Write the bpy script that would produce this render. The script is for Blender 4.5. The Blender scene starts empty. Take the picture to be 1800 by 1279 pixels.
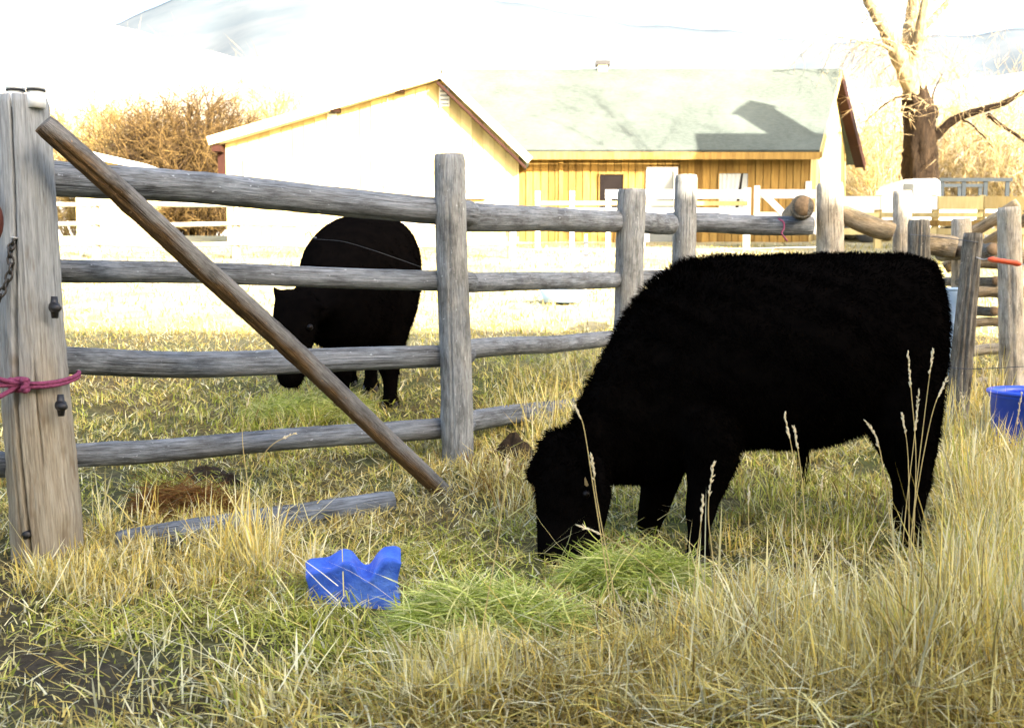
import bpy, math, random
import numpy as np
from mathutils import Matrix, Vector

rng = np.random.default_rng(7)
random.seed(7)
scene = bpy.context.scene
COL = scene.collection

# ------------------------------------------------------------------ camera
FPX = 1750.0                      # focal length in photo pixels (photo 1800 wide)
CAM_Z = 1.2
PITCH = math.atan(139.5 / FPX)
cam_d = bpy.data.cameras.new('camera')
cam = bpy.data.objects.new('camera', cam_d)
COL.objects.link(cam)
cam.location = (0, 0, CAM_Z)
cam.rotation_euler = (math.radians(90) - PITCH, 0, 0)
cam_d.sensor_width = 36.0
cam_d.lens = 36.0 * FPX / 1800.0
cam_d.clip_start = 0.05
cam_d.clip_end = 8000
cam_d.dof.use_dof = True
cam_d.dof.focus_distance = 4.6
cam_d.dof.aperture_fstop = 4.5
scene.camera = cam

# ------------------------------------------------------------------ sky, sun, exposure
SUN_AZ, SUN_EL = math.radians(143), math.radians(22)
world = bpy.data.worlds.new('World')
scene.world = world
world.use_nodes = True
wt = world.node_tree
sky = wt.nodes.new('ShaderNodeTexSky')
sky.sky_type = 'NISHITA'
sky.sun_disc = False
sky.sun_elevation = SUN_EL
sky.sun_rotation = SUN_AZ
sky.air_density = 1.0
sky.dust_density = 5.0
sky.ozone_density = 0.3
wt.links.new(sky.outputs[0], wt.nodes['Background'].inputs[0])
wt.nodes['Background'].inputs[1].default_value = 0.07
sun_d = bpy.data.lights.new('sun', 'SUN')
sun_d.energy = 2.8
sun_d.angle = math.radians(0.5)
sun_d.color = (1.0, 0.89, 0.71)
sun = bpy.data.objects.new('sun', sun_d)
COL.objects.link(sun)
TO_SUN = Vector((math.sin(SUN_AZ) * math.cos(SUN_EL), math.cos(SUN_AZ) * math.cos(SUN_EL), math.sin(SUN_EL)))
sun.rotation_euler = TO_SUN.to_track_quat('Z', 'Y').to_euler()
sun.location = (20, -25, 20)
scene.view_settings.view_transform = 'Standard'
scene.view_settings.look = 'None'
scene.view_settings.exposure = 3.85
scene.view_settings.gamma = 1.0
scene.view_settings.use_curve_mapping = False
scene.render.engine = 'CYCLES'
scene.cycles.use_denoising = True
scene.cycles.max_bounces = 6
scene.cycles.transparent_max_bounces = 4
scene.cycles.caustics_reflective = False
scene.cycles.caustics_refractive = False

# ------------------------------------------------------------------ helpers
CP, SP = math.cos(PITCH), math.sin(PITCH)

def W(px, py, D):
    """world point at distance D (along Y) that projects to photo pixel (px, py)"""
    u, v = (px - 900.0) / FPX, (639.5 - py) / FPX
    s = D / (v * SP + CP)
    return np.array([s * u, D, CAM_Z + s * (v * CP - SP)])

def project(x, y, z):
    dz = z - CAM_Z
    f = y * CP - dz * SP
    up = y * SP + dz * CP
    return 900 + FPX * x / f, 639.5 - FPX * up / f

def softplus(t, k):
    return np.log1p(np.exp(np.clip(t / k, -40, 40))) * k

def gz(x, y):
    x = np.asarray(x, float); y = np.asarray(y, float)
    z = 0.1 * (softplus(y - 4.7, 0.7) - softplus(y - 44.0, 3.0)) + 0.012 * softplus(y - 60.0, 5.0)
    near = np.exp(-(np.maximum(y, 0) / 40.0) ** 2)
    z = z + near * (0.018 * np.sin(2.1 * x + 0.7 * y) * np.cos(1.7 * y - 0.6 * x) + 0.012 * np.sin(5.3 * x + 1.1) * np.sin(4.6 * y + 0.4))
    return z

def ground_at(px, py):
    D = 5.0
    for _ in range(60):
        p = W(px, py, D)
        g = float(gz(p[0], D))
        if CAM_Z - p[2] > 1e-4:
            D += 0.5 * ((CAM_Z - g) / ((CAM_Z - p[2]) / D) - D)
        D = min(max(D, 1.0), 40)
    return W(px, py, D)

def new_mesh(name, verts, faces, smooth=False):
    me = bpy.data.meshes.new(name)
    me.from_pydata([tuple(map(float, v)) for v in verts], [], [tuple(map(int, f)) for f in faces])
    if smooth:
        me.polygons.foreach_set('use_smooth', [True] * len(me.polygons))
    me.update()
    return me

def np_mesh(name, verts, tris=None, quads=None, smooth=False):
    me = bpy.data.meshes.new(name)
    nv = len(verts)
    me.vertices.add(nv)
    me.vertices.foreach_set('co', np.asarray(verts, np.float32).ravel())
    idx = []; tot = []
    if quads is not None and len(quads):
        idx.append(np.asarray(quads, np.int32).ravel()); tot.append(np.full(len(quads), 4, np.int32))
    if tris is not None and len(tris):
        idx.append(np.asarray(tris, np.int32).ravel()); tot.append(np.full(len(tris), 3, np.int32))
    idx = np.concatenate(idx); tot = np.concatenate(tot)
    me.loops.add(len(idx))
    me.loops.foreach_set('vertex_index', idx)
    me.polygons.add(len(tot))
    start = np.zeros(len(tot), np.int32); start[1:] = np.cumsum(tot)[:-1]
    me.polygons.foreach_set('loop_start', start)
    me.polygons.foreach_set('loop_total', tot)
    if smooth:
        me.polygons.foreach_set('use_smooth', np.ones(len(tot), bool))
    me.update(calc_edges=True)
    return me

def set_col(me, col):
    a = me.attributes.new('col', 'FLOAT_COLOR', 'POINT')
    c = np.ones((len(me.vertices), 4), np.float32); c[:, :3] = col
    a.data.foreach_set('color', c.ravel())

def set_vec(me, name, v):
    a = me.attributes.new(name, 'FLOAT_VECTOR', 'POINT')
    a.data.foreach_set('vector', np.asarray(v, np.float32).ravel())

def put(name, me, mat, parent=None):
    o = bpy.data.objects.new(name, me)
    COL.objects.link(o)
    if mat is not None and len(me.materials) == 0:
        me.materials.append(mat)
    if parent is not None:
        o.parent = parent
        o.matrix_parent_inverse = MW(parent).inverted()
    return o

def thing(name, label, cat, loc=(0, 0, 0), group=None):
    o = bpy.data.objects.new(name, None)
    COL.objects.link(o)
    o.empty_display_size = 0.1
    o.location = [float(c) for c in loc]
    tag(o, label, cat, group)
    return o

def tag(o, label, cat, group=None):
    o['label'] = label; o['category'] = cat
    if group: o['group'] = group
    return o

def kind(o, k):
    o['kind'] = k
    return o

_unit = {}
def box(name, c, size, mat, parent=None, rot=None, key=None):
    """box with slightly softened edges; alike boxes share one unit mesh per material"""
    k = mat.name
    if k not in _unit:
        b = 0.5; e = 0.5 - 0.03
        vs = []; fs = []
        me = new_mesh('unit_box', [(x, y, z) for x in (-b, b) for y in (-b, b) for z in (-b, b)],
                      [(0, 1, 3, 2), (4, 6, 7, 5), (0, 4, 5, 1), (2, 3, 7, 6), (0, 2, 6, 4), (1, 5, 7, 3)])
        me.materials.append(mat)
        _unit[k] = me
    o = bpy.data.objects.new(name, _unit[k])
    COL.objects.link(o)
    M = Matrix.Translation(Vector([float(t) for t in c]))
    R = rot.to_matrix().to_4x4() if rot is not None else Matrix.Identity(4)
    S = Matrix.Diagonal(Vector([float(t) for t in size] + [1.0]))
    o.matrix_world = M @ R @ S
    if parent is not None:
        o.parent = parent
        o.matrix_parent_inverse = MW(parent).inverted()
        o.matrix_basis = M @ R @ S
    return o

def MW(o):
    m = o.matrix_basis.copy()
    if o.parent is not None:
        m = MW(o.parent) @ o.matrix_parent_inverse @ m
    return m

def beam(name, a, b, w, h, mat, parent=None):
    """squared timber from a to b"""
    a = Vector([float(t) for t in a]); b = Vector([float(t) for t in b])
    d = b - a
    q = d.to_track_quat('X', 'Z')
    return box(name, (a + b) / 2, (d.length, w, h), mat, parent, rot=q)

def frames(P):
    P = np.asarray(P, float)
    T = np.gradient(P, axis=0)
    T /= np.linalg.norm(T, axis=1)[:, None] + 1e-12
    ref = np.array([0, 0, 1.0]) if abs(T[len(T) // 2, 2]) < 0.8 else np.array([0, 1.0, 0])
    A = np.cross(T, ref); A /= np.linalg.norm(A, axis=1)[:, None] + 1e-12
    B = np.cross(A, T)
    return T, A, B

def tube_arrays(P, R, seg=8, cap=True, squash=None):
    P = np.asarray(P, float); n = len(P)
    R = np.broadcast_to(np.asarray(R, float), (n,))
    T, A, B = frames(P)
    th = np.linspace(0, 2 * math.pi, seg, endpoint=False)
    c, s = np.cos(th), np.sin(th)
    V = P[:, None, :] + R[:, None, None] * (c[None, :, None] * A[:, None, :] + s[None, :, None] * B[:, None, :])
    V = V.reshape(-1, 3)
    i = np.arange(n - 1)[:, None] * seg; j = np.arange(seg)[None, :]; j2 = (j + 1) % seg
    Q = np.stack([i + j, i + j2, i + seg + j2, i + seg + j], -1).reshape(-1, 4)
    T3 = np.zeros((0, 3), int)
    if cap:
        k = len(V)
        V = np.vstack([V, P[:1], P[-1:]])
        jj = np.arange(seg)
        T3 = np.vstack([np.stack([np.full(seg, k), (jj + 1) % seg, jj], -1),
                        np.stack([np.full(seg, k + 1), (n - 1) * seg + jj, (n - 1) * seg + (jj + 1) % seg], -1)])
    return V, Q, T3

def tube(name, P, R, mat, parent=None, seg=8):
    V, Q, T3 = tube_arrays(P, R, seg)
    return put(name, np_mesh(name, V, T3, Q, True), mat, parent)

def multi_tube(name, items, mat, parent=None, seg=5):
    VV, QQ, TT = [], [], []; k = 0
    for P, R in items:
        V, Q, T3 = tube_arrays(P, R, seg)
        VV.append(V); QQ.append(Q + k); TT.append(T3 + k); k += len(V)
    return put(name, np_mesh(name, np.vstack(VV), np.vstack(TT), np.vstack(QQ), True), mat, parent)

def spline(pts, n):
    """Catmull-Rom through pts, n samples"""
    pts = np.asarray(pts, float)
    if len(pts) == 2:
        t = np.linspace(0, 1, n)[:, None]
        return pts[0] * (1 - t) + pts[1] * t
    P = np.vstack([2 * pts[0] - pts[1], pts, 2 * pts[-1] - pts[-2]])
    t = np.linspace(0, len(pts) - 1 - 1e-9, n)
    i = t.astype(int); f = (t - i)[:, None]
    p0, p1, p2, p3 = P[i], P[i + 1], P[i + 2], P[i + 3]
    return 0.5 * ((2 * p1) + (-p0 + p2) * f + (2 * p0 - 5 * p1 + 4 * p2 - p3) * f ** 2 + (-p0 + 3 * p1 - 3 * p2 + p3) * f ** 3)

def log(name, pts, radii, mat, parent=None, seed=0, seg=52, rings=None, wob=0.06, squash=(1, 1), cracks=(), bevel=0.25, knots=3, bend=0.012, endr=0.93):
    """an irregular pole: uneven radius, slow bends, knots, drying cracks cut into the surface, softened sawn ends"""
    r = np.random.default_rng(seed + 100)
    pts = np.asarray(pts, float)
    L = np.linalg.norm(np.diff(pts, axis=0), axis=1).sum()
    rings = rings or max(24, int(L / 0.035))
    P = spline(pts, rings)
    l = np.linspace(0, L, rings)
    T, A, B = frames(P)
    for ax in (A, B):
        P = P + ax * (sum(r.normal(0, bend) / (k + 1) * np.sin(l * (k + 1) * 1.6 + r.uniform(0, 6)) for k in range(3)))[:, None]
    rad = np.interp(np.linspace(0, 1, rings), np.linspace(0, 1, len(radii)), radii)
    th = np.linspace(0, 2 * math.pi, seg, endpoint=False)
    TH, LL = np.meshgrid(th, l)
    f = np.ones_like(TH)
    for k in (1, 2, 3, 5):
        for _ in range(3):
            f += wob * r.normal(0, 0.45) / k * np.cos(k * TH + r.uniform(0, 6)) * np.cos(LL * r.uniform(0.6, 5.0) + r.uniform(0, 6))
    f += r.normal(0, 0.012, f.shape) + .02 * r.normal(0, 1, f.shape) * (r.random(f.shape) < .06)
    # long flutes of grain
    f += 0.012 * np.sin(TH * 9 + 0.6 * np.sin(LL * 2.2) + r.uniform(0, 6)) * (0.5 + 0.5 * np.sin(LL * 1.3))
    for _ in range(knots):
        a0, l0 = r.uniform(0, 6.28), r.uniform(0.1 * L, 0.9 * L)
        da = (TH - a0 + math.pi) % (2 * math.pi) - math.pi
        f += 0.10 * np.exp(-(da / 0.35) ** 2 - ((LL - l0) / 0.05) ** 2)
    dark = np.zeros_like(f)
    for (a0, u0, u1, dep, wid) in cracks:
        wander = a0 + 0.10 * np.sin(LL * 3.1 + a0)
        da = (TH - wander + math.pi) % (2 * math.pi) - math.pi
        along = np.clip((LL / L - u0) / 0.05, 0, 1) * np.clip((u1 - LL / L) / 0.05, 0, 1)
        m = np.exp(-(da / wid) ** 2) * along
        f -= dep * m
        dark = np.maximum(dark, m)
    # softened ends
    e = bevel * rad[0]
    f *= (endr + (1 - endr) * np.sqrt(np.clip(l / e, 0, 1)))[:, None] * (endr + (1 - endr) * np.sqrt(np.clip((L - l) / e, 0, 1)))[:, None]
    RR = rad[:, None] * f
    V = P[:, None, :] + RR[:, :, None] * (np.cos(TH)[:, :, None] * A[:, None, :] * squash[0] + np.sin(TH)[:, :, None] * B[:, None, :] * squash[1])
    V = V.reshape(-1, 3)
    wc = np.stack([np.cos(TH) * rad[:, None] + seed * 3.7, np.sin(TH) * rad[:, None], LL], -1).reshape(-1, 3)
    i = np.arange(rings - 1)[:, None] * seg; j = np.arange(seg)[None, :]; j2 = (j + 1) % seg
    Q = np.stack([i + j, i + j2, i + seg + j2, i + seg + j], -1).reshape(-1, 4)
    k = len(V)
    V = np.vstack([V, P[:1], P[-1:]])
    wc = np.vstack([wc, [[seed * 3.7, 0, 0]], [[seed * 3.7, 0, L]]])
    dk = np.concatenate([dark.ravel(), [0, 0]])
    jj = np.arange(seg)
    T3 = np.vstack([np.stack([np.full(seg, k), (jj + 1) % seg, jj], -1),
                    np.stack([np.full(seg, k + 1), (rings - 1) * seg + jj, (rings - 1) * seg + (jj + 1) % seg], -1)])
    me = np_mesh(name, V, T3, Q, True)
    set_vec(me, 'wc', wc)
    me.polygons.foreach_set('use_smooth', np.concatenate([np.ones(len(Q), bool), np.zeros(len(T3), bool)]))
    return put(name, me, mat, parent)

# ------------------------------------------------------------------ materials
class NT:
    def __init__(self, name, rough=0.85, spec=0.2):
        self.m = bpy.data.materials.new(name)
        self.m.use_nodes = True
        self.t = self.m.node_tree
        self.b = self.t.nodes['Principled BSDF']
        self.out = self.t.nodes['Material Output']
        self.b.inputs['Roughness'].default_value = rough
        self.b.inputs['Specular IOR Level'].default_value = spec
    def n(self, typ, **kw):
        nd = self.t.nodes.new(typ)
        for k, v in kw.items():
            setattr(nd, k, v)
        return nd
    def l(self, a, b):
        self.t.links.new(a, b)
    def coord(self, kind='Object', scale=(1, 1, 1), attr=None):
        mp = self.n('ShaderNodeMapping')
        mp.inputs['Scale'].default_value = scale
        if attr:
            at = self.n('ShaderNodeAttribute'); at.attribute_name = attr
            self.l(at.outputs['Vector'], mp.inputs['Vector'])
        elif kind == 'World':
            g = self.n('ShaderNodeNewGeometry'); self.l(g.outputs['Position'], mp.inputs['Vector'])
        else:
            tc = self.n('ShaderNodeTexCoord'); self.l(tc.outputs[kind], mp.inputs['Vector'])
        return mp.outputs[0]
    def noise(self, vec, scale=5, detail=4, rough=0.6):
        nd = self.n('ShaderNodeTexNoise')
        nd.inputs['Scale'].default_value = scale; nd.inputs['Detail'].default_value = detail; nd.inputs['Roughness'].default_value = rough
        self.l(vec, nd.inputs['Vector'])
        return nd.outputs['Fac']
    def ramp(self, fac, stops):
        r = self.n('ShaderNodeValToRGB')
        while len(r.color_ramp.elements) < len(stops):
            r.color_ramp.elements.new(0.5)
        for e, (p, c) in zip(r.color_ramp.elements, stops):
            e.position = p; e.color = tuple(c) + (1,) if len(c) == 3 else c
        self.l(fac, r.inputs[0])
        return r.outputs[0]
    def mix(self, f, a, b, mode='MIX'):
        nd = self.n('ShaderNodeMix'); nd.data_type = 'RGBA'; nd.blend_type = mode
        for sock, v in ((nd.inputs[0], f), (nd.inputs[6], a), (nd.inputs[7], b)):
            if isinstance(v, (int, float)): sock.default_value = v
            elif isinstance(v, tuple): sock.default_value = v + (1,)
            else: self.l(v, sock)
        return nd.outputs[2]
    def bump(self, h, strength=0.4, dist=0.01):
        b = self.n('ShaderNodeBump')
        b.inputs['Strength'].default_value = strength; b.inputs['Distance'].default_value = dist
        self.l(h, b.inputs['Height']); self.l(b.outputs[0], self.b.inputs['Normal'])
    def color(self, c):
        if isinstance(c, tuple): self.b.inputs['Base Color'].default_value = c + (1,)
        else: self.l(c, self.b.inputs['Base Color'])
        return self

def G(v): return (v, v, v)

def log_mat(name, light, dark, tan=None, tan_amt=0.0, upper=None):
    """weathered pole wood: streaks run along the pole ('wc' = unrolled position on the pole)"""
    k = NT(name, 0.9, 0.15)
    v1 = k.coord(scale=(95, 95, 5.5), attr='wc')
    v2 = k.coord(scale=(300, 300, 18.0), attr='wc')
    v3 = k.coord(scale=(9, 9, 3.0), attr='wc')
    s1 = k.noise(v1, 1, 6, 0.7)
    s2 = k.noise(v2, 1, 3, 0.6)
    s3 = k.noise(v3, 1, 5, 0.65)
    base = k.ramp(s1, [(0.30, dark), (0.5, tuple(0.6 * a + 0.4 * b for a, b in zip(light, dark))), (0.70, light)])
    fine = k.ramp(s2, [(0.32, G(0.5)), (0.5, G(0.95)), (0.68, G(1.2))])
    c = k.mix(0.8, base, fine, 'MULTIPLY')
    if tan:
        tf = k.ramp(s3, [(0.42, G(0)), (0.58, G(1))])
        m = k.n('ShaderNodeMath', operation='MULTIPLY'); k.l(tf, m.inputs[0]); m.inputs[1].default_value = tan_amt
        c = k.mix(m.outputs[0], c, k.mix(0.8, tan, fine, 'MULTIPLY'))
    if upper:                      # bark is gone and the wood has greyed along the upper side
        at = k.n('ShaderNodeAttribute'); at.attribute_name = 'wc'
        sp = k.n('ShaderNodeSeparateXYZ'); k.l(at.outputs['Vector'], sp.inputs[0])
        ma = k.n('ShaderNodeMath', operation='MULTIPLY_ADD'); k.l(s3, ma.inputs[0]); ma.inputs[1].default_value = .12; k.l(sp.outputs[1], ma.inputs[2])
        c = k.mix(k.ramp(ma.outputs[0], [(0.035, G(0)), (0.065, G(0.9))]), c, k.mix(0.8, upper, fine, 'MULTIPLY'))
    # weather stains in blotches, pale lichen flecks
    sb = k.noise(k.coord(scale=(14, 14, 6), attr='wc'), 1, 6, 0.7)
    c = k.mix(0.8, c, k.ramp(sb, [(0.36, G(0.45)), (0.52, G(1.0)), (0.68, G(1.2))]), 'MULTIPLY')
    lf = k.noise(k.coord(scale=(60, 60, 40), attr='wc'), 1, 2, 0.5)
    c = k.mix(k.ramp(lf, [(0.70, G(0)), (0.74, G(0.6))]), c, tuple(min(1, x * 1.5 + .05) for x in light))
    # drying checks: thin dark lines that follow the grain
    v4 = k.coord(scale=(60, 60, 0.5), attr='wc')
    s4 = k.noise(v4, 1, 2, 0.5)
    ck = k.ramp(s4, [(0.480, G(1)), (0.495, G(0.15)), (0.505, G(0.15)), (0.52, G(1))])
    gate = k.ramp(k.noise(k.coord(scale=(5, 5, 1.6), attr='wc'), 1, 2, 0.5), [(0.47, G(0)), (0.55, G(1))])
    c = k.mix(gate, c, k.mix(1.0, c, ck, 'MULTIPLY'))
    k.color(c)
    add = k.n('ShaderNodeMath', operation='ADD'); k.l(s1, add.inputs[0]); k.l(s2, add.inputs[1])
    ad2 = k.n('ShaderNodeMath', operation='ADD'); k.l(add.outputs[0], ad2.inputs[0]); k.l(sb, ad2.inputs[1])
    k.bump(ad2.outputs[0], 0.8, 0.008)
    return k.m

M = {}
M['rail'] = log_mat('weathered rail wood', (0.25, 0.28, 0.32), (0.038, 0.043, 0.051), (0.13, 0.118, 0.10), 0.22)
M['post'] = log_mat('grey post wood', (0.30, 0.318, 0.328), (0.115, 0.122, 0.127), (0.25, 0.225, 0.17), 0.30)
M['brace'] = log_mat('brown bark brace', (0.19, 0.115, 0.048), (0.024, 0.014, 0.008), (0.07, 0.045, 0.024), 0.6, upper=(0.17, 0.168, 0.162))
M['old_post'] = log_mat('black weathered post', (0.26, 0.24, 0.20), (0.03, 0.028, 0.025), (0.12, 0.10, 0.07), 0.5)
M['tan_log'] = log_mat('tan corral log', (0.36, 0.30, 0.21), (0.12, 0.09, 0.055), (0.30, 0.21, 0.10), 0.5)
M['pale_log'] = log_mat('pale peeled log', (0.48, 0.45, 0.39), (0.22, 0.20, 0.165), (0.38, 0.31, 0.20), 0.4)

def big_post_mat():
    k = NT('big gate post wood', 0.88, 0.18)
    v1 = k.coord(scale=(90, 90, 4.0), attr='wc'); v2 = k.coord(scale=(300, 300, 12.0), attr='wc'); v3 = k.coord(scale=(9, 9, 2.0), attr='wc')
    s1 = k.noise(v1, 1, 5, 0.65); s2 = k.noise(v2, 1, 3, 0.6); s3 = k.noise(v3, 1, 5, 0.65)
    grey = k.ramp(s1, [(0.28, (0.15, 0.162, 0.17)), (0.5, (0.25, 0.267, 0.278)), (0.72, (0.33, 0.345, 0.355))])
    tan = k.ramp(s1, [(0.25, (0.17, 0.115, 0.055)), (0.5, (0.29, 0.225, 0.125)), (0.75, (0.38, 0.33, 0.23))])
    at = k.n('ShaderNodeAttribute'); at.attribute_name = 'wc'
    sp = k.n('ShaderNodeSeparateXYZ'); k.l(at.outputs['Vector'], sp.inputs[0])
    # the lower two thirds kept its tan colour, the top has greyed
    ad = k.n('ShaderNodeMath', operation='MULTIPLY_ADD'); k.l(s3, ad.inputs[0]); ad.inputs[1].default_value = 1.1; k.l(sp.outputs[2], ad.inputs[2])
    f = k.ramp(ad.outputs[0], [(0.0, G(0.5)), (0.5, G(1)), (0.95, G(0.8)), (1.0, G(0.6))])
    mr = k.n('ShaderNodeMapRange'); k.l(ad.outputs[0], mr.inputs[0]); mr.inputs[1].default_value = 1.45; mr.inputs[2].default_value = 2.1; mr.inputs[3].default_value = 0.62; mr.inputs[4].default_value = 0.0
    c = k.mix(mr.outputs[0], grey, tan)
    fine = k.ramp(s2, [(0.30, G(0.6)), (0.5, G(0.97)), (0.7, G(1.1))])
    c = k.mix(0.7, c, fine, 'MULTIPLY')
    st = k.ramp(k.noise(k.coord(scale=(14, 14, 3.5), attr='wc'), 1, 3, 0.6), [(0.60, G(1)), (0.72, (0.55, 0.42, 0.30))])
    c = k.mix(0.7, c, st, 'MULTIPLY')
    k.color(c)
    add = k.n('ShaderNodeMath', operation='ADD'); k.l(s1, add.inputs[0]); k.l(s2, add.inputs[1])
    k.bump(add.outputs[0], 0.4, 0.005)
    return k.m
M['big_post'] = big_post_mat()

def simple(name, c, rough=0.6, spec=0.3, var=0.15, scale=8, bump=0.0, metal=0.0, kind='Object'):
    k = NT(name, rough, spec)
    v = k.coord(kind)
    n = k.noise(v, scale, 4, 0.6)
    k.color(k.ramp(n, [(0.25, tuple(x * (1 - var) for x in c)), (0.75, tuple(min(1, x * (1 + var)) for x in c))]))
    k.b.inputs['Metallic'].default_value = metal
    if bump: k.bump(n, bump, 0.01)
    return k.m

M['white_paint'] = simple('white painted boards', (0.74, 0.73, 0.70), 0.6, 0.3, 0.06, kind='World', scale=3)
M['white_plastic'] = simple('white insulator', (0.75, 0.78, 0.80), 0.35, 0.5, 0.04)
M['black_plastic'] = simple('black insulator', (0.012, 0.012, 0.014), 0.45, 0.4, 0.2)
M['iron'] = simple('dark chain iron', (0.05, 0.045, 0.04), 0.5, 0.5, 0.5, 60, metal=0.7)
M['wire'] = simple('galvanised wire', (0.45, 0.45, 0.45), 0.4, 0.5, 0.2, 20, metal=0.6)
M['pink_rope'] = simple('faded pink rope', (0.18, 0.045, 0.095), 0.9, 0.1, 0.4, 90, 0.6)
M['orange_plastic'] = simple('orange red gate handle', (0.60, 0.085, 0.025), 0.4, 0.4, 0.1)
M['pale_blue'] = simple('pale blue plastic', (0.35, 0.50, 0.72), 0.5, 0.4, 0.1)
M['hide'] = None

def blue_salt():
    k = NT('blue salt block', 0.55, 0.35)
    v = k.coord('Object')
    n = k.noise(v, 16, 5, 0.65)
    pale = k.noise(k.coord('Object', (1, 1, 1)), 6, 4, 0.6)
    c = k.ramp(n, [(0.3, (0.020, 0.065, 0.40)), (0.7, (0.045, 0.14, 0.62))])
    c2 = k.mix(k.ramp(pale, [(0.50, G(0)), (0.70, G(0.65))]), c, (0.14, 0.28, 0.72))
    k.color(c2)
    k.b.inputs['Subsurface Weight'].default_value = 0.15
    k.b.inputs['Subsurface Radius'].default_value = (0.01, 0.012, 0.02)
    k.bump(k.noise(k.coord('Object'), 38, 5, 0.7), 0.7, 0.012)
    return k.m
M['salt'] = blue_salt()
M['tub'] = simple('blue plastic tub', (0.010, 0.060, 0.52), 0.35, 0.5, 0.15, 4)

def grass_mat(name, trans=0.25):
    k = NT(name, 0.75, 0.15)
    at = k.n('ShaderNodeAttribute'); at.attribute_name = 'col'
    k.color(at.outputs['Color'])
    tr = k.n('ShaderNodeBsdfTranslucent'); k.l(at.outputs['Color'], tr.inputs['Color'])
    mx = k.n('ShaderNodeMixShader'); mx.inputs[0].default_value = trans
    k.l(k.b.outputs[0], mx.inputs[1]); k.l(tr.outputs[0], mx.inputs[2]); k.l(mx.outputs[0], k.out.inputs[0])
    return k.m
M['grass'] = grass_mat('grass blades', 0.35)
M['twig'] = grass_mat('twigs', 0.0)

def ground_mat():
    k = NT('soil and thatch', 0.95, 0.1)
    v = k.coord('World')
    n1 = k.noise(v, 1.2, 6, 0.6); n2 = k.noise(v, 22, 6, 0.7); n3 = k.noise(v, 0.25, 4, 0.5)
    thatch = k.ramp(n2, [(0.25, (0.03, 0.020, 0.009)), (0.5, (0.10, 0.075, 0.032)), (0.75, (0.28, 0.22, 0.10))])
    green = k.ramp(n2, [(0.25, (0.02, 0.022, 0.008)), (0.55, (0.09, 0.10, 0.03)), (0.8, (0.22, 0.22, 0.09))])
    c = k.mix(k.ramp(n1, [(0.42, G(0)), (0.62, G(1))]), thatch, green)
    mud = k.ramp(n2, [(0.25, (0.016, 0.012, 0.009)), (0.6, (0.06, 0.045, 0.032)), (0.85, (0.12, 0.095, 0.065))])
    at = k.n('ShaderNodeAttribute'); at.attribute_name = 'col'
    sp = k.n('ShaderNodeSeparateColor'); k.l(at.outputs['Color'], sp.inputs[0])
    c = k.mix(sp.outputs[0], c, mud)
    field = k.ramp(k.noise(v, 2.5, 6, 0.65), [(0.25, (0.20, 0.17, 0.09)), (0.5, (0.32, 0.285, 0.17)), (0.8, (0.42, 0.385, 0.27))])
    field = k.mix(k.ramp(n3, [(0.52, G(0)), (0.66, G(0.5))]), field, (0.16, 0.165, 0.05))
    c = k.mix(sp.outputs[1], c, field)
    k.color(c)
    k.bump(n2, 0.8, 0.02)
    return k.m
M['ground'] = ground_mat()

# ------------------------------------------------------------------ ground sheet
def gauss(px, py, cx, cy, sx, sy):
    return np.exp(-((px - cx) / sx) ** 2 - ((py - cy) / sy) ** 2)

def mud_mask(px, py):
    m = 1.0 * gauss(px, py, 130, 1175, 240, 50) + 0.9 * gauss(px, py, 15, 1050, 70, 90) + 0.9 * gauss(px, py, 200, 1255, 260, 40)
    m = m + 0.8 * gauss(px, py, 1085, 1050, 80, 28) + 0.8 * gauss(px, py, 480, 1150, 70, 25) + 0.7 * gauss(px, py, 200, 850, 60, 25)
    m = m + 0.6 * gauss(px, py, 850, 880, 110, 25) + 0.6 * gauss(px, py, 380, 835, 60, 14)
    return np.clip(m, 0, 1)

def build_ground():
    ys = np.concatenate([-np.geomspace(300, 2, 20), np.arange(-1.5, 12, 0.12), np.geomspace(12.1, 60, 60), np.geomspace(62, 4000, 50)])
    xs = np.concatenate([-np.geomspace(3000, 8.2, 45), np.arange(-8, 8.01, 0.14), np.geomspace(8.2, 3000, 45)])
    X, Y = np.meshgrid(xs, ys)
    Z = gz(X, Y)
    V = np.stack([X, Y, Z], -1).reshape(-1, 3)
    nx, ny = len(xs), len(ys)
    i = np.arange(ny - 1)[:, None] * nx; j = np.arange(nx - 1)[None, :]
    Q = np.stack([i + j, i + j + 1, i + nx + j + 1, i + nx + j], -1).reshape(-1, 4)
    me = np_mesh('ground', V, None, Q, True)
    x, y, z = V.T
    ok = y > 1.5
    px, py = project(x, np.where(ok, y, 2), z)
    mud = np.where(ok, mud_mask(px, py), 0.3)
    fld = np.clip((y - 8.5) / 5, 0, 1)
    set_col(me, np.stack([mud, fld, 0 * mud], -1))
    kind(put('ground', me, M['ground']), 'structure')
build_ground()

# ------------------------------------------------------------------ hills
def hill_mat(name, a, b, snow, thr):
    k = NT(name, 0.95, 0.05)
    v = k.coord('World')
    n = k.noise(v, 0.012, 7, 0.62)
    n2 = k.noise(k.coord('World', (1, 1, 3)), 0.004, 5, 0.6)
    c = k.ramp(n, [(0.3, a), (0.7, b)])
    c = k.mix(k.ramp(n2, [(thr - 0.2, G(0)), (thr + 0.12, G(1))]), c, snow)
    k.color(c)
    return k.m

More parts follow.
